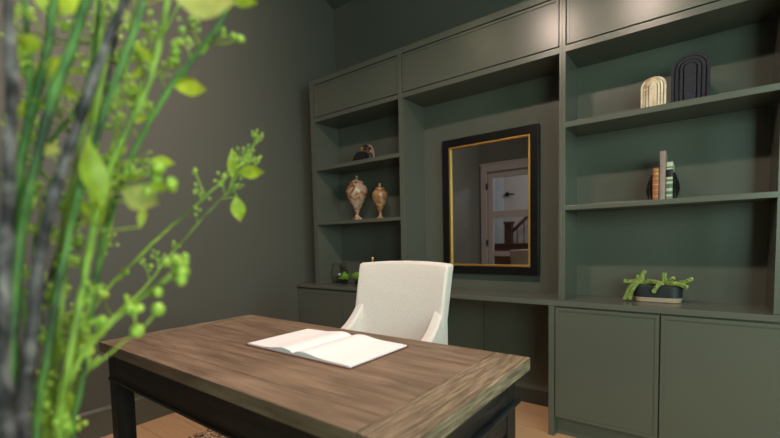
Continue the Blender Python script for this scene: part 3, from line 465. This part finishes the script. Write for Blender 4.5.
bm = bmesh.new(); prism(bm, [(ax1, .634), (ax1+.009, .630), (ax1+.012, .624), (ax1+.008, .617), (ax1, .614)], 'Y', ay0-.006, ay1+.012)
bmesh.ops.transform(bm, matrix=Matrix.Identity(4), verts=bm.verts)
obj('moulding', bm, M['desk_dark_y'], dk, .002)
bx('lower_rail', ax1-.028, ax1-.002, ay0+.0555, ay1-.0555, .560, .6245, M['desk_dark_y'], dk, .002)
bm = bmesh.new(); prism(bm, [(ay0-.0005, .616), (ay0-.004, .614), (ay0-.004, .606), (ay0-.0005, .604)], 'X', ax0, ax1); obj('moulding', bm, M['desk_dark'], dk, .002)
bx('rail', ax0+.0505, ax1-.0505, ay0+.0008, ay0+.028, .605, .6245, M['desk_dark'], dk)

# ================================================================== OPEN BOOK
ob = thing('open_notebook', 'open blank book with white pages lying on the desk', 'book', (-.894, -1.39, TZ))
bx('cover', -1.112, -.674, -1.512, -1.258, TZ+.0003, TZ+.003, M['cover'], ob, .001)
def leafblock(xs, xe, name):
    """page block from spine xs to fore-edge xe, arched near the spine"""
    bm = bmesh.new(); n = 22; top = []; bot = []
    for i in range(n+1):
        t = i/n; x = xs+(xe-xs)*t
        h = .0040+.0075*math.exp(-((t-.20)/.22)**2)*(1-math.exp(-(t/.06)**1.3)) + .003*(1-t)
        if t < .01: h = .004
        for y in (-1.507, -1.263):
            (top if True else 0).append(bm.verts.new((x, y, TZ+.003+h))); bot.append(bm.verts.new((x, y, TZ+.0031)))
    for i in range(n):
        a = 2*i
        bm.faces.new([top[a], top[a+1], top[a+3], top[a+2]]); bm.faces.new([bot[a], bot[a+2], bot[a+3], bot[a+1]])
        bm.faces.new([top[a], top[a+2], bot[a+2], bot[a]]); bm.faces.new([top[a+1], bot[a+1], bot[a+3], top[a+3]])
    bm.faces.new([top[0], bot[0], bot[1], top[1]]); bm.faces.new([top[-2], top[-1], bot[-1], bot[-2]])
    return obj(name, bm, M['page'], ob, smooth=False)
leafblock(-.894, -1.107, 'page_block'); leafblock(-.894, -.679, 'page_block')

# ================================================================== CHAIR
ch = thing('upholstered_chair', 'oatmeal linen chair with sloping arms tucked behind the desk', 'chair', (-1.062, -.95, 0))
CX = -1.062
# curved back
bm = bmesh.new(); NX, NZ = 16, 14; F_, B_ = [], []
for j in range(NZ+1):
    t = j/NZ; z = .40+t*(.956-.40)
    hw = .232+.010*t; yb = -.815+.105*t+.012*t*t
    rf, rb = [], []
    for i in range(NX+1):
        s = -1+2*i/NX
        zz = z - (.006*s*s if j == NZ else 0) + (.004*(1-s*s) if j == NZ else 0)
        yc = yb-.030*s*s
        rf.append(bm.verts.new((CX+s*hw, yc-.030-.006*(1-s*s), zz))); rb.append(bm.verts.new((CX+s*hw, yc+.030, zz)))
    F_.append(rf); B_.append(rb)
for j in range(NZ):
    for i in range(NX):
        bm.faces.new([F_[j][i], F_[j][i+1], F_[j+1][i+1], F_[j+1][i]]); bm.faces.new([B_[j][i], B_[j+1][i], B_[j+1][i+1], B_[j][i+1]])
    for i in (0, NX): bm.faces.new([F_[j][i], F_[j+1][i], B_[j+1][i], B_[j][i]])
for i in range(NX):
    for j in (0, NZ): bm.faces.new([F_[j][i], F_[j][i+1], B_[j][i+1], B_[j][i]])
obj('backrest', bm, M['linen'], ch, bevel=.013, smooth=True, seg=4)
# arms: side profile swept down to the front
for s in (-1, 1):
    bm = bmesh.new(); prof = []
    topc = smooth_curve([(0, -.745, .86), (0, -.775, .79), (0, -.83, .72), (0, -.90, .665), (0, -1.02, .620), (0, -1.18, .585)], 3)
    n = len(topc); sec = []
    for k, p in enumerate(topc):
        t = k/(n-1); xo = CX+s*(.230+.020*t); xi = CX+s*(.186+.010*t) if k else CX+s*.200
        sec.append([bm.verts.new(v) for v in ((xi, p.y, .40), (xo, p.y, .40), (xo, p.y, p.z-.012), (xo-s*.010, p.y, p.z), (xi+s*.008, p.y, p.z), (xi, p.y, p.z-.012))])
    for A, B in zip(sec, sec[1:]):
        for k in range(6): bm.faces.new([A[k], A[(k+1) % 6], B[(k+1) % 6], B[k]])
    bm.faces.new(sec[0]); bm.faces.new(sec[-1][::-1])
    obj('arm', bm, M['linen'], ch, bevel=.004, smooth=True, seg=3)
bx('seat', CX-.188, CX+.188, -1.22, -.855, .40, .485, M['linen'], ch, .02)
bx('seat_base', CX-.225, CX+.225, -1.19, -.80, .335, .3995, M['linen'], ch, .008)
for sx in (-1, 1):
    for yy in (-1.16, -.83):
        bm = bmesh.new(); tube(bm, [(CX+sx*.20, yy, .3345), (CX+sx*.205, yy+(-.01 if yy < -1 else .03), .0245 if yy < -1 else 0)], [.022, .014], 12); obj('leg', bm, M['desk_dark_z'], ch)

# ================================================================== RUG
bm = bmesh.new(); NXr, NYr = 90, 70; rx0, rx1, ry0, ry1 = -2.19, -.2, -2.75, -1.03
random.seed(3); G = [[bm.verts.new((rx0+(rx1-rx0)*i/NXr+random.uniform(-.006, .006), ry0+(ry1-ry0)*j/NYr+random.uniform(-.006, .006), .014+random.uniform(0, .010))) for j in range(NYr+1)] for i in range(NXr+1)]
for i in range(NXr):
    for j in range(NYr): bm.faces.new([G[i][j], G[i+1][j], G[i+1][j+1], G[i][j+1]])
per = [G[i][0] for i in range(NXr+1)]+[G[NXr][j] for j in range(1, NYr+1)]+[G[i][NYr] for i in range(NXr-1, -1, -1)]+[G[0][j] for j in range(NYr-1, 0, -1)]
low = [bm.verts.new((v.co.x, v.co.y, .001)) for v in per]
for k in range(len(per)): bm.faces.new([per[k], per[(k+1) % len(per)], low[(k+1) % len(per)], low[k]])
bm.faces.new(low)
tag(reloc(obj('shaggy_rug', bm, M['rug'])), 'speckled brown and cream shaggy rug on the floor under the desk', 'rug')

# ================================================================== SHELF OBJECTS
def arch(bm, w, h, y0, y1, n=10):
    r = min(w/2, w*.42); pts = [(-w/2, 0), (w/2, 0)]
    for k in range(n+1):
        a = math.pi/2*k/n; pts.append((w/2-r+r*math.cos(a), h-r+r*math.sin(a)))
    for k in range(n+1):
        a = math.pi/2+math.pi/2*k/n; pts.append((-w/2+r+r*math.cos(a), h-r+r*math.sin(a)))
    prism(bm, pts, 'Y', y0, y1)
def arch_sculpture(label, x, y, w, h, mat):
    t = thing('arch_sculpture', label, 'sculpture', (x, y, Z2+.0005))
    n = 3; rib = w*.088; gap = w*.028
    def outline(ww, hh, m=12):
        r = min(ww*.46, w*.46*ww/w*1.0); P_ = [(ww/2, 0)]
        for k in range(m+1):
            a = math.pi/2*k/m; P_.append((ww/2-r+r*math.cos(a), hh-r*1.0+r*math.sin(a)))
        for k in range(m+1):
            a = math.pi/2+math.pi/2*k/m; P_.append((-ww/2+r+r*math.cos(a), hh-r+r*math.sin(a)))
        return P_+[(-ww/2, 0)]
    bm = bmesh.new(); prism(bm, outline(w*.97, h*.985), 'Y', .012, .034)
    bmesh.ops.translate(bm, vec=(x, y, Z2+.0005), verts=bm.verts); obj('back_block', bm, mat, t)
    for k in range(n+1):
        ww = w-2*k*(rib+gap); hh = h-k*(rib+gap)*.95; yf = -.006*k
        bm = bmesh.new(); o_ = outline(ww, hh)
        if k < n:
            i_ = outline(ww-2*rib, hh-rib); V = []
            for yy in (yf, .0119):
                V.append(([bm.verts.new((p, yy, q)) for p, q in o_], [bm.verts.new((p, yy, q)) for p, q in i_]))
            m_ = len(o_)
            for j in range(m_-1):
                bm.faces.new([V[0][0][j], V[0][0][j+1], V[0][1][j+1], V[0][1][j]]); bm.faces.new([V[1][0][j], V[1][1][j], V[1][1][j+1], V[1][0][j+1]])
                for q in (0, 1): bm.faces.new([V[0][q][j], V[1][q][j], V[1][q][j+1], V[0][q][j+1]])
            for j in (0, m_-1): bm.faces.new([V[0][0][j], V[0][1][j], V[1][1][j], V[1][0][j]])
        else:
            if w > .12: o_ = [(p, max(q, 0)) for p, q in o_[1:-1]]; r_ = ww/2; o_ += [(-r_+r_*(1-math.cos(a))*1.0, .006+r_*(1-math.sin(a))) for a in [math.pi/2*j/8 for j in range(9)]][:0]; o_ += [(-ww/2, r_), (-ww*.35, r_*.3+.003), (0, .003), (ww*.35, r_*.3+.003), (ww/2, r_)]
            prism(bm, o_, 'Y', yf, .0119)
        bmesh.ops.translate(bm, vec=(x, y, Z2+.0005), verts=bm.verts)
        obj('arch_rib' if k < n else 'centre_block', bm, mat, t, .0008)
    return t
arch_sculpture('small cream travertine stepped arch on the top right shelf', -.188, .075, .100, .152, M['travertine'])
arch_sculpture('large charcoal stepped arch on the top right shelf', -.050, .085, .142, .222, M['charcoal'])

def book(label, x0, x1, h, y0, y1, mat, bands=(), band_mat=None, title=None, tm=None):
    t = thing('book', label, 'book', ((x0+x1)/2, (y0+y1)/2, Z3+.0005), 'books standing on the right bookcase')
    z = Z3+.0005; c = .0018; mid = (x0+x1)/2
    bm = bmesh.new(); box(bm, x0, x0+c, y0+.004, y1, z, z+h); box(bm, x1-c, x1, y0+.004, y1, z, z+h)
    r = (x1-x0)/2; pts = [(x1, y0+.004)]
    for k in range(9):
        a = -math.pi*k/8; pts.append((mid+r*math.cos(a), y0+.004+.35*r*math.sin(a)))
    pts += [(x0, y0+.004), (x0, y0+.007), (x1, y0+.007)]
    prism(bm, pts[1:], 'Z', z, z+h)
    obj('cover', bm, mat, t)
    bx('page_block', x0+c, x1-c, y0+.008, y1-.004, z+.003, z+h-.003, M['page'], t)
    for k, (a, b_) in enumerate(bands):
        bm = bmesh.new(); pp = [(mid+(r+.0006)*math.cos(-math.pi*q/8), y0+.004+.35*(r+.0016)*math.sin(-math.pi*q/8)-.0002) for q in range(9)]
        prism(bm, pp, 'Z', z+a*h, z+b_*h); obj('spine_band', bm, band_mat, t)
    if title:
        bm = bmesh.new(); pp = [(mid+(r+.0008)*math.cos(-math.pi*q/8), y0+.004+.35*(r+.0022)*math.sin(-math.pi*q/8)-.0003) for q in range(9)]
        prism(bm, pp, 'Z', z+title[0]*h, z+title[1]*h); obj('title_label', bm, tm, t)
book('short tan leather book, leftmost of the three between the bookends', -.184, -.158, .150, .060, .19, M['leather'], [(.12, .135), (.3, .315), (.48, .495), (.66, .675), (.80, .83), (.93, .94)], M['gilt'])
book('tall slim taupe book, middle of the three between the bookends', -.1565, -.133, .222, .052, .20, M['taupe'])
book('green and cream bound book with a black spine label between the bookends', -.1315, -.106, .170, .058, .19, M['cream_label'], [(.02, .08), (.14, .22), (.30, .42), (.48, .54), (.84, .88)], M['green_cloth'], (.60, .80), M['black'])
def bookend(label, x, s):
    bm = bmesh.new(); z = Z3+.0005; h = .125; w = .027
    prof = [(0, 0), (w*.55, 0), (w, h*.38), (w*.85, h*.60), (w*.35, h*.95), (0, h)]
    pts = [(x+s*p, z+q) for p, q in prof]
    A = [bm.verts.new((px, .075, pz)) for px, pz in pts]; B = [bm.verts.new((px, .165, pz)) for px, pz in pts]
    m0 = bm.verts.new((x+s*w*.45, .050, z+h*.45)); m1 = bm.verts.new((x+s*w*.45, .185, z+h*.45)); n = 6
    for i in range(n):
        bm.faces.new([A[i], A[(i+1) % n], m0]); bm.faces.new([B[i], m1, B[(i+1) % n]]); bm.faces.new([A[i], B[i], B[(i+1) % n], A[(i+1) % n]])
    tag(reloc(obj('faceted_bookend', bm, M['black_gloss'], bevel=.002)), label, 'bookend', 'pair of bookends')
bookend('glossy black faceted bookend left of the tan leather book', -.1850, -1)
bookend('glossy black faceted bookend right of the green and cream book', -.1050, 1)

# planter with donkey-tail succulent on the right counter
pl = thing('succulent_planter', 'oval black planter with pale base and trailing succulent on the worktop', 'plant', (-.168, .15, ZK))
def stadium(bm, cx, cy, w, d, z0, z1, g1=0, n=14):
    r = d/2; P0 = []; P1 = []
    for sx, a0 in ((1, -math.pi/2), (-1, math.pi/2)):
        for k in range(n+1):
            a = a0+math.pi*k/n; P0.append((cx+sx*(w/2-r)+r*math.cos(a), cy+r*math.sin(a)))
            P1.append((cx+sx*(w/2-r)+(r+g1)*math.cos(a), cy+(r+g1)*math.sin(a)))
    A = [bm.verts.new((*p, z0)) for p in P0]; B = [bm.verts.new((*p, z1)) for p in P1]
    bm.faces.new(A[::-1]); bm.faces.new(B)
    for i in range(len(A)): bm.faces.new([A[i], A[(i+1) % len(A)], B[(i+1) % len(A)], B[i]])
PX, PY = -.166, .172
bm = bmesh.new(); stadium(bm, PX, PY, .196, .083, ZK+.0005, ZK+.024, .006); lab(obj('base', bm, M['pale_wood'], pl, .003), 'pale wooden base')
bm = bmesh.new(); stadium(bm, PX, PY, .208, .095, ZK+.0245, ZK+.080, .002); obj('pot', bm, M['stone_dark'], pl, .002)
bm = bmesh.new(); stadium(bm, PX, PY, .192, .08, ZK+.0803, ZK+.083, 0); obj('soil', bm, M['soil'], pl)
def succ_stem(pts, r=.0056):
    pts = [(PX+(p[0]-PX)*.93, p[1], ZK+(p[2]-ZK)*.97+.001) for p in pts]; c = smooth_curve(pts, 5); bm = bmesh.new(); tube(bm, c, .003, 6); L = 0
    for k, p in enumerate(c[:-1]):
        d = (c[k+1]-p).normalized(); a = d.orthogonal().normalized()
        for q in range(5):
            v = Matrix.Rotation(2*math.pi*q/5+k*.63, 3, d) @ a
            ctr = p+v*r*1.05+d*.002
            e = Matrix.Translation(ctr) @ (v+d*.8).to_track_quat('Z', 'Y').to_matrix().to_4x4() @ Matrix.Diagonal((.55, .55, 1.5, 1))
            bmesh.ops.create_icosphere(bm, subdivisions=1, radius=.0042, matrix=e)
    ball(bm, c[-1], .0055, 8, 6)
    obj('succulent_stem', bm, M['succulent'], pl, smooth=True)
zz = ZK+.088; fy = PY-.045
for pts in ([(-.23, PY, zz), (-.25, PY-.04, zz+.012), (-.285, fy-.01, zz-.015), (-.300, fy-.015, zz-.055), (-.308, fy-.015, zz-.077)],
            [(-.22, PY, zz), (-.24, PY-.03, zz+.015), (-.265, fy-.012, zz-.015), (-.280, fy-.012, zz-.050), (-.285, fy-.012, zz-.076)],
            [(-.21, PY, zz), (-.25, PY-.02, zz+.018), (-.29, PY-.03, zz+.012), (-.315, PY-.03, zz+.014)],
            [(-.20, PY, zz), (-.23, PY, zz+.02), (-.235, PY, zz+.045), (-.222, PY, zz+.065)],
            [(-.22, PY, zz), (-.245, PY, zz+.02), (-.255, PY-.01, zz+.040)],
            [(-.19, PY, zz), (-.205, PY-.03, zz+.018), (-.17, PY-.045, zz+.016), (-.135, PY-.048, zz+.008)],
            [(-.16, PY, zz), (-.15, PY-.05, zz+.012), (-.165, fy-.015, zz-.010), (-.178, fy-.015, zz-.035)],
            [(-.14, PY, zz), (-.13, PY-.02, zz+.020), (-.135, PY-.02, zz+.04), (-.132, PY-.02, zz+.058)],
            [(-.13, PY, zz), (-.10, PY-.04, zz+.010), (-.06, fy-.005, zz+.004), (-.035, fy-.010, zz-.004)],
            [(-.11, PY, zz), (-.08, PY-.02, zz+.012), (-.04, PY-.02, zz+.020), (-.018, PY-.01, zz+.034)],
            [(-.14, PY, zz), (-.11, PY, zz+.02), (-.095, PY-.02, zz+.035)],
            [(-.09, PY+.01, zz), (-.07, PY-.01, zz+.012), (-.05, PY-.02, zz+.012)]):
    succ_stem(pts)

# urns
def urn(label, x, y, H, W, mat):
    t = thing('lidded_urn', label, 'urn', (x, y, Z3+.0005)); z = Z3+.0005
    body = [(0, 0), (.50, 0), (.50, .035), (.40, .05), (.24, .085), (.16, .13), (.19, .15), (.16, .17), (.28, .24), (.62, .38), (.90, .53), (1, .63), (.95, .71), (.76, .775), (.58, .80), (.60, .815), (0, .815)]
    lid = [(0, .816), (.66, .816), (.66, .835), (.52, .86), (.32, .885), (.14, .90), (.10, .92), (.17, .935), (.17, .955), (.07, .985), (0, 1.0)]
    bm = bmesh.new(); lathe(bm, [(r*W/2, q*H) for r, q in body], (x, y, z)); obj('body', bm, mat, t, smooth=True)
    bm = bmesh.new(); lathe(bm, [(r*W/2, q*H) for r, q in lid], (x, y, z)); obj('lid', bm, mat, t, smooth=True)
urn('larger marbled stone urn with pointed lid on the left bookcase', -2.085,   .12, .343, .168, M['agate'])
urn('smaller honey-coloured stone urn with pointed lid on the left bookcase', -1.862, .12, .262, .118, M['onyx'])
# horn ornament on the upper left shelf : a dark disc with a ribbed, striped crest
sh = thing('shell_ornament', 'dark rounded shell ornament with striped crest on the upper left shelf', 'ornament', (-1.99, .10, Z2))
bm = bmesh.new()
pts = [(-2.085+.075+.075*math.cos(a)*1.05, Z2+.0005+.085*max(0, math.sin(a))) for a in [math.pi*k/16 for k in range(17)]]
prism(bm, pts, 'Y', .075, .125); obj('body', bm, M['black_gloss'], sh, .012)
for k in range(4):
    bm = bmesh.new(); x0 = -1.99+.018*k
    c = [(x0-.035, .10, Z2+.075+.012*k*.5), (x0-.010, .10, Z2+.118), (x0+.020, .10, Z2+.105), (x0+.040, .10, Z2+.060), (x0+.040, .10, Z2+.0075)]
    tube(bm, smooth_curve(c, 4), [.004+.003*math.sin(math.pi*min(1, q/16)) for q in range(17)], 8)
    lab(obj('crest_rib', bm, M['horn'] if k < 3 else M['taupe'], sh, smooth=True), 'amber striped rib' if k < 3 else 'pale rib')
# glass cloche with dark stones at the left end of the worktop
gc = thing('glass_hurricane', 'clear glass hurricane vase with black pebbles at the left end of the worktop', 'vase', (-2.35, .18, ZK))
gx, gy = -2.350, .18
bm = bmesh.new(); lathe(bm, [(.0, .001), (.045, .001), (.064, .03), (.070, .07), (.062, .12), (.048, .158), (.046, .158), (.059, .12), (.067, .07), (.061, .032), (.042, .006), (0, .006)], (gx, gy, ZK), 32); obj('glass', bm, M['smoked'], gc, smooth=True)
random.seed(5)
for k in range(9):
    a = k*2.4; r = .028 if k < 6 else .012; bm = bmesh.new(); ball(bm, (gx+r*math.cos(a), gy+r*math.sin(a), ZK+.022+(.020 if k >= 6 else 0)), .015, 8, 6, (1, 1, .75))
    obj('pebble', bm, M['black'], gc, smooth=True)
bm = bmesh.new(); c = Vector((gx, gy, ZK+.066)); ball(bm, c, .012, 8, 6)
obj('white_ball', bm, M['white_wall'], gc, smooth=True)  # small white ball for the white dot inside the glass
# two small bright succulents
def rosette(label, x, y, R):
    bm = bmesh.new(); random.seed(int(abs(x)*1000))
    for k in range(46):
        u = random.uniform(0, 2*math.pi); e = math.radians(random.choice([10, 30, 50, 70, 85])+random.uniform(-8, 8))
        d = Vector((math.cos(u)*math.cos(e), math.sin(u)*math.cos(e), math.sin(e))); base = Vector((x, y, ZK+.040))
        sd = d.cross(Vector((0, 0, 1))).normalized()*.011; up = sd.cross(d).normalized()*.004
        L = R*random.uniform(.8, 1.1)
        p = [base, base+d*L*.5+sd, base+d*L, base+d*L*.5-sd, base+d*L*.5+up, base+d*L*.5-up]
        v = [bm.verts.new(q) for q in p]
        for f in ((0, 1, 4), (1, 2, 4), (2, 3, 4), (3, 0, 4), (1, 0, 5), (2, 1, 5), (3, 2, 5), (0, 3, 5)): bm.faces.new([v[i] for i in f])
    t = thing('small_succulent', label, 'plant', (x, y, ZK), 'little green succulents on the left worktop')
    obj('leaves', bm, M['bright_leaf'], t)
    bm = bmesh.new(); lathe(bm, [(0, .0005), (.014, .0005), (.020, .030), (0, .030)], (x, y, ZK), 16); obj('pot', bm, M['black'], t)
rosette('bright green spiky succulent beside the glass hurricane vase', -2.215, .10, .060)
rosette('bright green spiky succulent half hidden by the chair back', -2.100, .11, .060)
# brass finial of an ornament standing behind the chair
oc = thing('brass_candlestick', 'slim brass tipped ornament just showing above the chair back', 'candlestick', (-1.93, .10, ZK))
bm = bmesh.new(); lathe(bm, [(0, .0005), (.04, .0005), (.04, .008), (.012, .014), (.006, .03), (.006, .15), (0, .15)], (-1.93, .10, ZK), 20); obj('stand', bm, M['metal_dark'], oc, smooth=True)
bm = bmesh.new(); lathe(bm, [(0, .1505), (.008, .151), (.010, .165), (.006, .18), (.009, .195), (.009, .21), (0, .216)], (-1.93, .10, ZK), 16); lab(obj('tip', bm, M['brass'], oc, smooth=True), 'brass tip')

# ================================================================== FOREGROUND PLANT
BASE = Vector((-.520, -2.100, 0))
pt = thing('berried_branches', 'tall green branches with berries and leaves in the left foreground', 'plant', (BASE.x, BASE.y, .60))
polys = []
for kind, a, b_, pts in STEMS:
    foot = Vector(pts[0]); nb = BASE + Vector(((foot.x-BASE.x)*.35, (foot.y-BASE.y)*.35, .62))
    c = smooth_curve([nb]+pts, 5); n = len(c)
    random.seed(len(polys)); c = [p+Vector((random.uniform(-1, 1), random.uniform(-1, 1), 0))*.0006 for p in c]
    rad = []
    for k in range(n):
        t = k/(n-1); r = (a+(b_-a)*t)*.001
        if k % 9 == 4: r *= 1.3
        rad.append(r*random.uniform(.92, 1.08))
    bm = bmesh.new(); tube(bm, c, rad, 9); o = obj('stem', bm, M['stem_'+kind], pt, smooth=True)
    if kind == 'bark': lab(o, 'grey barked stem')
    if kind != 'bark': polys.append(c)
def nearest(p):
    """a point on a stem a little below p"""
    best = min((q for c in polys for q in c), key=lambda q: (q-p-Vector((0, 0, -.018))).length + (1 if q.z > p.z+.004 else 0))
    return best
for i, (c, spread, r, n) in enumerate(CLUSTERS):
    random.seed(100+i); c = Vector(c); a = nearest(c); bm = bmesh.new()
    mid = (a+c)/2+Vector((0, 0, -.003)); tube(bm, [a, mid, c], [.0013, .0011, .0008], 6)
    bs = bmesh.new()
    for k in range(n):
        d = Vector((random.gauss(0, 1), random.gauss(0, 1), random.gauss(.3, 1))).normalized()
        if n == 1: d = Vector((0, 0, .05))
        p = c+d*spread*random.uniform(.45, 1.0)
        root = mid.lerp(c, random.uniform(.2, 1)); tube(bm, [root, p], .0006, 5, False)
        rr = r*.001*random.uniform(.8, 1.12)*(.85 if n > 4 else 1)
        ball(bs, p, rr, 10, 7, (1, 1, 1.08))
    tw = obj('twig', bm, M['stem_lime'], pt, smooth=True)
    o = obj('berry_cluster', bs, M['berry'], tw, smooth=True); o.matrix_parent_inverse = Matrix.Identity(4)
for i, (a, b_, wr, kd) in enumerate(LEAVES):
    a, b_ = Vector(a), Vector(b_); random.seed(i); d = b_-a; L = d.length; d.normalize()
    cam = Vector((0, -2.2288, 1.05)); vd = (cam-a).normalized()
    side = d.cross(vd).normalized(); side = (Matrix.Rotation(random.uniform(-.35, .35), 3, d) @ side); nrm = side.cross(d)
    bm = bmesh.new(); rows = []; n = 10
    for k in range(n+1):
        t = k/n; w = wr*L*.5*(math.sin(math.pi*t**.9)**1.15 if 0 < t < 1 else 0)+.0002
        p = a+d*L*t+nrm*(-.10*L*math.sin(math.pi*t))
        rows.append([bm.verts.new(p+side*w*q+nrm*abs(q)*w*.22) for q in (-1, -.5, 0, .5, 1)])
    for A, B in zip(rows, rows[1:]):
        for k in range(4): bm.faces.new([A[k], A[k+1], B[k+1], B[k]])
    s = nearest(a); tube(bm, [s, (s+a)/2, a+d*.002], .0008, 5, False)
    obj('leaf', bm, M['leaf_'+kd], pt, smooth=True)
vs = bmesh.new(); lathe(vs, [(0, .001), (.09, .001), (.115, .05), (.125, .25), (.105, .48), (.062, .62), (.060, .70), (.066, .73), (.058, .73), (.052, .70), (.054, .62), (.09, .48), (.10, .25), (.08, .03), (0, .03)], (BASE.x, BASE.y, 0), 40)
tag(reloc(obj('floor_vase', vs, M['ceramic'], smooth=True)), 'tall stoneware floor vase holding the berried branches, below the picture edge', 'vase')

# ================================================================== PENDANT over the desk (above the frame) - warm bulbs
pd = thing('linear_pendant', 'black bar pendant with three warm glass globes above the desk', 'pendant lamp', (-.97, -1.40, 2.85))
bm = bmesh.new(); box(bm, -1.72, -.22, -1.41, -1.39, 2.98, 3.0); obj('bar', bm, M['black'], pd, .002)
for x in (-1.5, -.44):
    zc = ZC+SL*(YB+1.40); bm = bmesh.new(); tube(bm, [(x, -1.40, 3.0), (x, -1.40, min(zc, ZR)+.02)], .006, 8); obj('rod', bm, M['black'], pd)
BULBS = [(-1.62, 19), (-.97, 22), (-.34, 20)]
for x, e in BULBS:
    bm = bmesh.new(); tube(bm, [(x, -1.40, 2.98), (x, -1.40, 2.905)], .018, 12); obj('socket', bm, M['black'], pd)
    bm = bmesh.new(); ball(bm, (x, -1.40, 2.86), .045, 20, 12); obj('globe', bm, M['bulb'], pd, smooth=True)
    l = bpy.data.lights.new('pendant_light', 'SPOT'); l.energy = e*WARM; l.color = (1, .77, .64); l.shadow_soft_size = .05
    l.spot_size = math.radians(165); l.spot_blend = .8
    lo = bpy.data.objects.new('pendant_light', l); lo.location = (x, -1.40, 2.80); lo.rotation_euler = (math.radians(0 if x > -1.5 else -8), math.radians(0 if x > -1.5 else 75), 0); COL.objects.link(lo)
# ================================================================== DAYLIGHT
for (a, b_) in wy:
    l = bpy.data.lights.new('daylight', 'AREA'); l.shape = 'RECTANGLE'; l.size = b_-a; l.size_y = wz[1]-wz[0]; l.energy = DAY*1.2; l.color = (.84, 1.0, .92)
    lo = bpy.data.objects.new('daylight', l); lo.location = (XR+.12, (a+b_)/2, sum(wz)/2); lo.rotation_euler = (0, math.radians(90), 0); COL.objects.link(lo)
    l.spread = math.radians(170)
l = bpy.data.lights.new('daylight', 'AREA'); l.shape = 'RECTANGLE'; l.size = fx[1]-fx[0]; l.size_y = wz[1]-wz[0]; l.energy = DAY*.85; l.color = (.62, 1.0, .80)
lo = bpy.data.objects.new('daylight', l); lo.location = (sum(fx)/2, YF-.14, sum(wz)/2); lo.rotation_euler = (math.radians(90), 0, 0); COL.objects.link(lo)
l = bpy.data.lights.new('added_hall_light', 'POINT'); l.energy = HALL; l.color = (.95, .97, 1.0); l.shadow_soft_size = .12
lo = bpy.data.objects.new('added_hall_light', l); lo.location = (-1.6, HY+1.4, 2.5); COL.objects.link(lo)  # unseen point lamp added to brighten the hall
w = bpy.data.worlds.new('World'); sc.world = w; w.use_nodes = True
w.node_tree.nodes['Background'].inputs['Color'].default_value = (.72, .97, .95, 1); w.node_tree.nodes['Background'].inputs['Strength'].default_value = 1.0

# ================================================================== CAMERA
cd = bpy.data.cameras.new('camera'); cam = bpy.data.objects.new('camera', cd); COL.objects.link(cam); sc.camera = cam
FPX = 408.82
cd.sensor_width = 36; cd.lens = FPX/780*36; cd.shift_y = (266.76-219)/780; cd.clip_start = .02
Fw, Rt, Up = Vector((-.60376222, .79476755, -.06177148)), Vector((.79692504, .60366507, -.02233749)), Vector((-.01953617, .06271378, .99784033))
mt = Matrix((Rt, Up, -Fw)).transposed().to_4x4(); mt.translation = Vector((0, -2.2288, 1.05)); cam.matrix_world = mt
cd.dof.use_dof = True; cd.dof.focus_distance = 1.75; cd.dof.aperture_fstop = 2.2
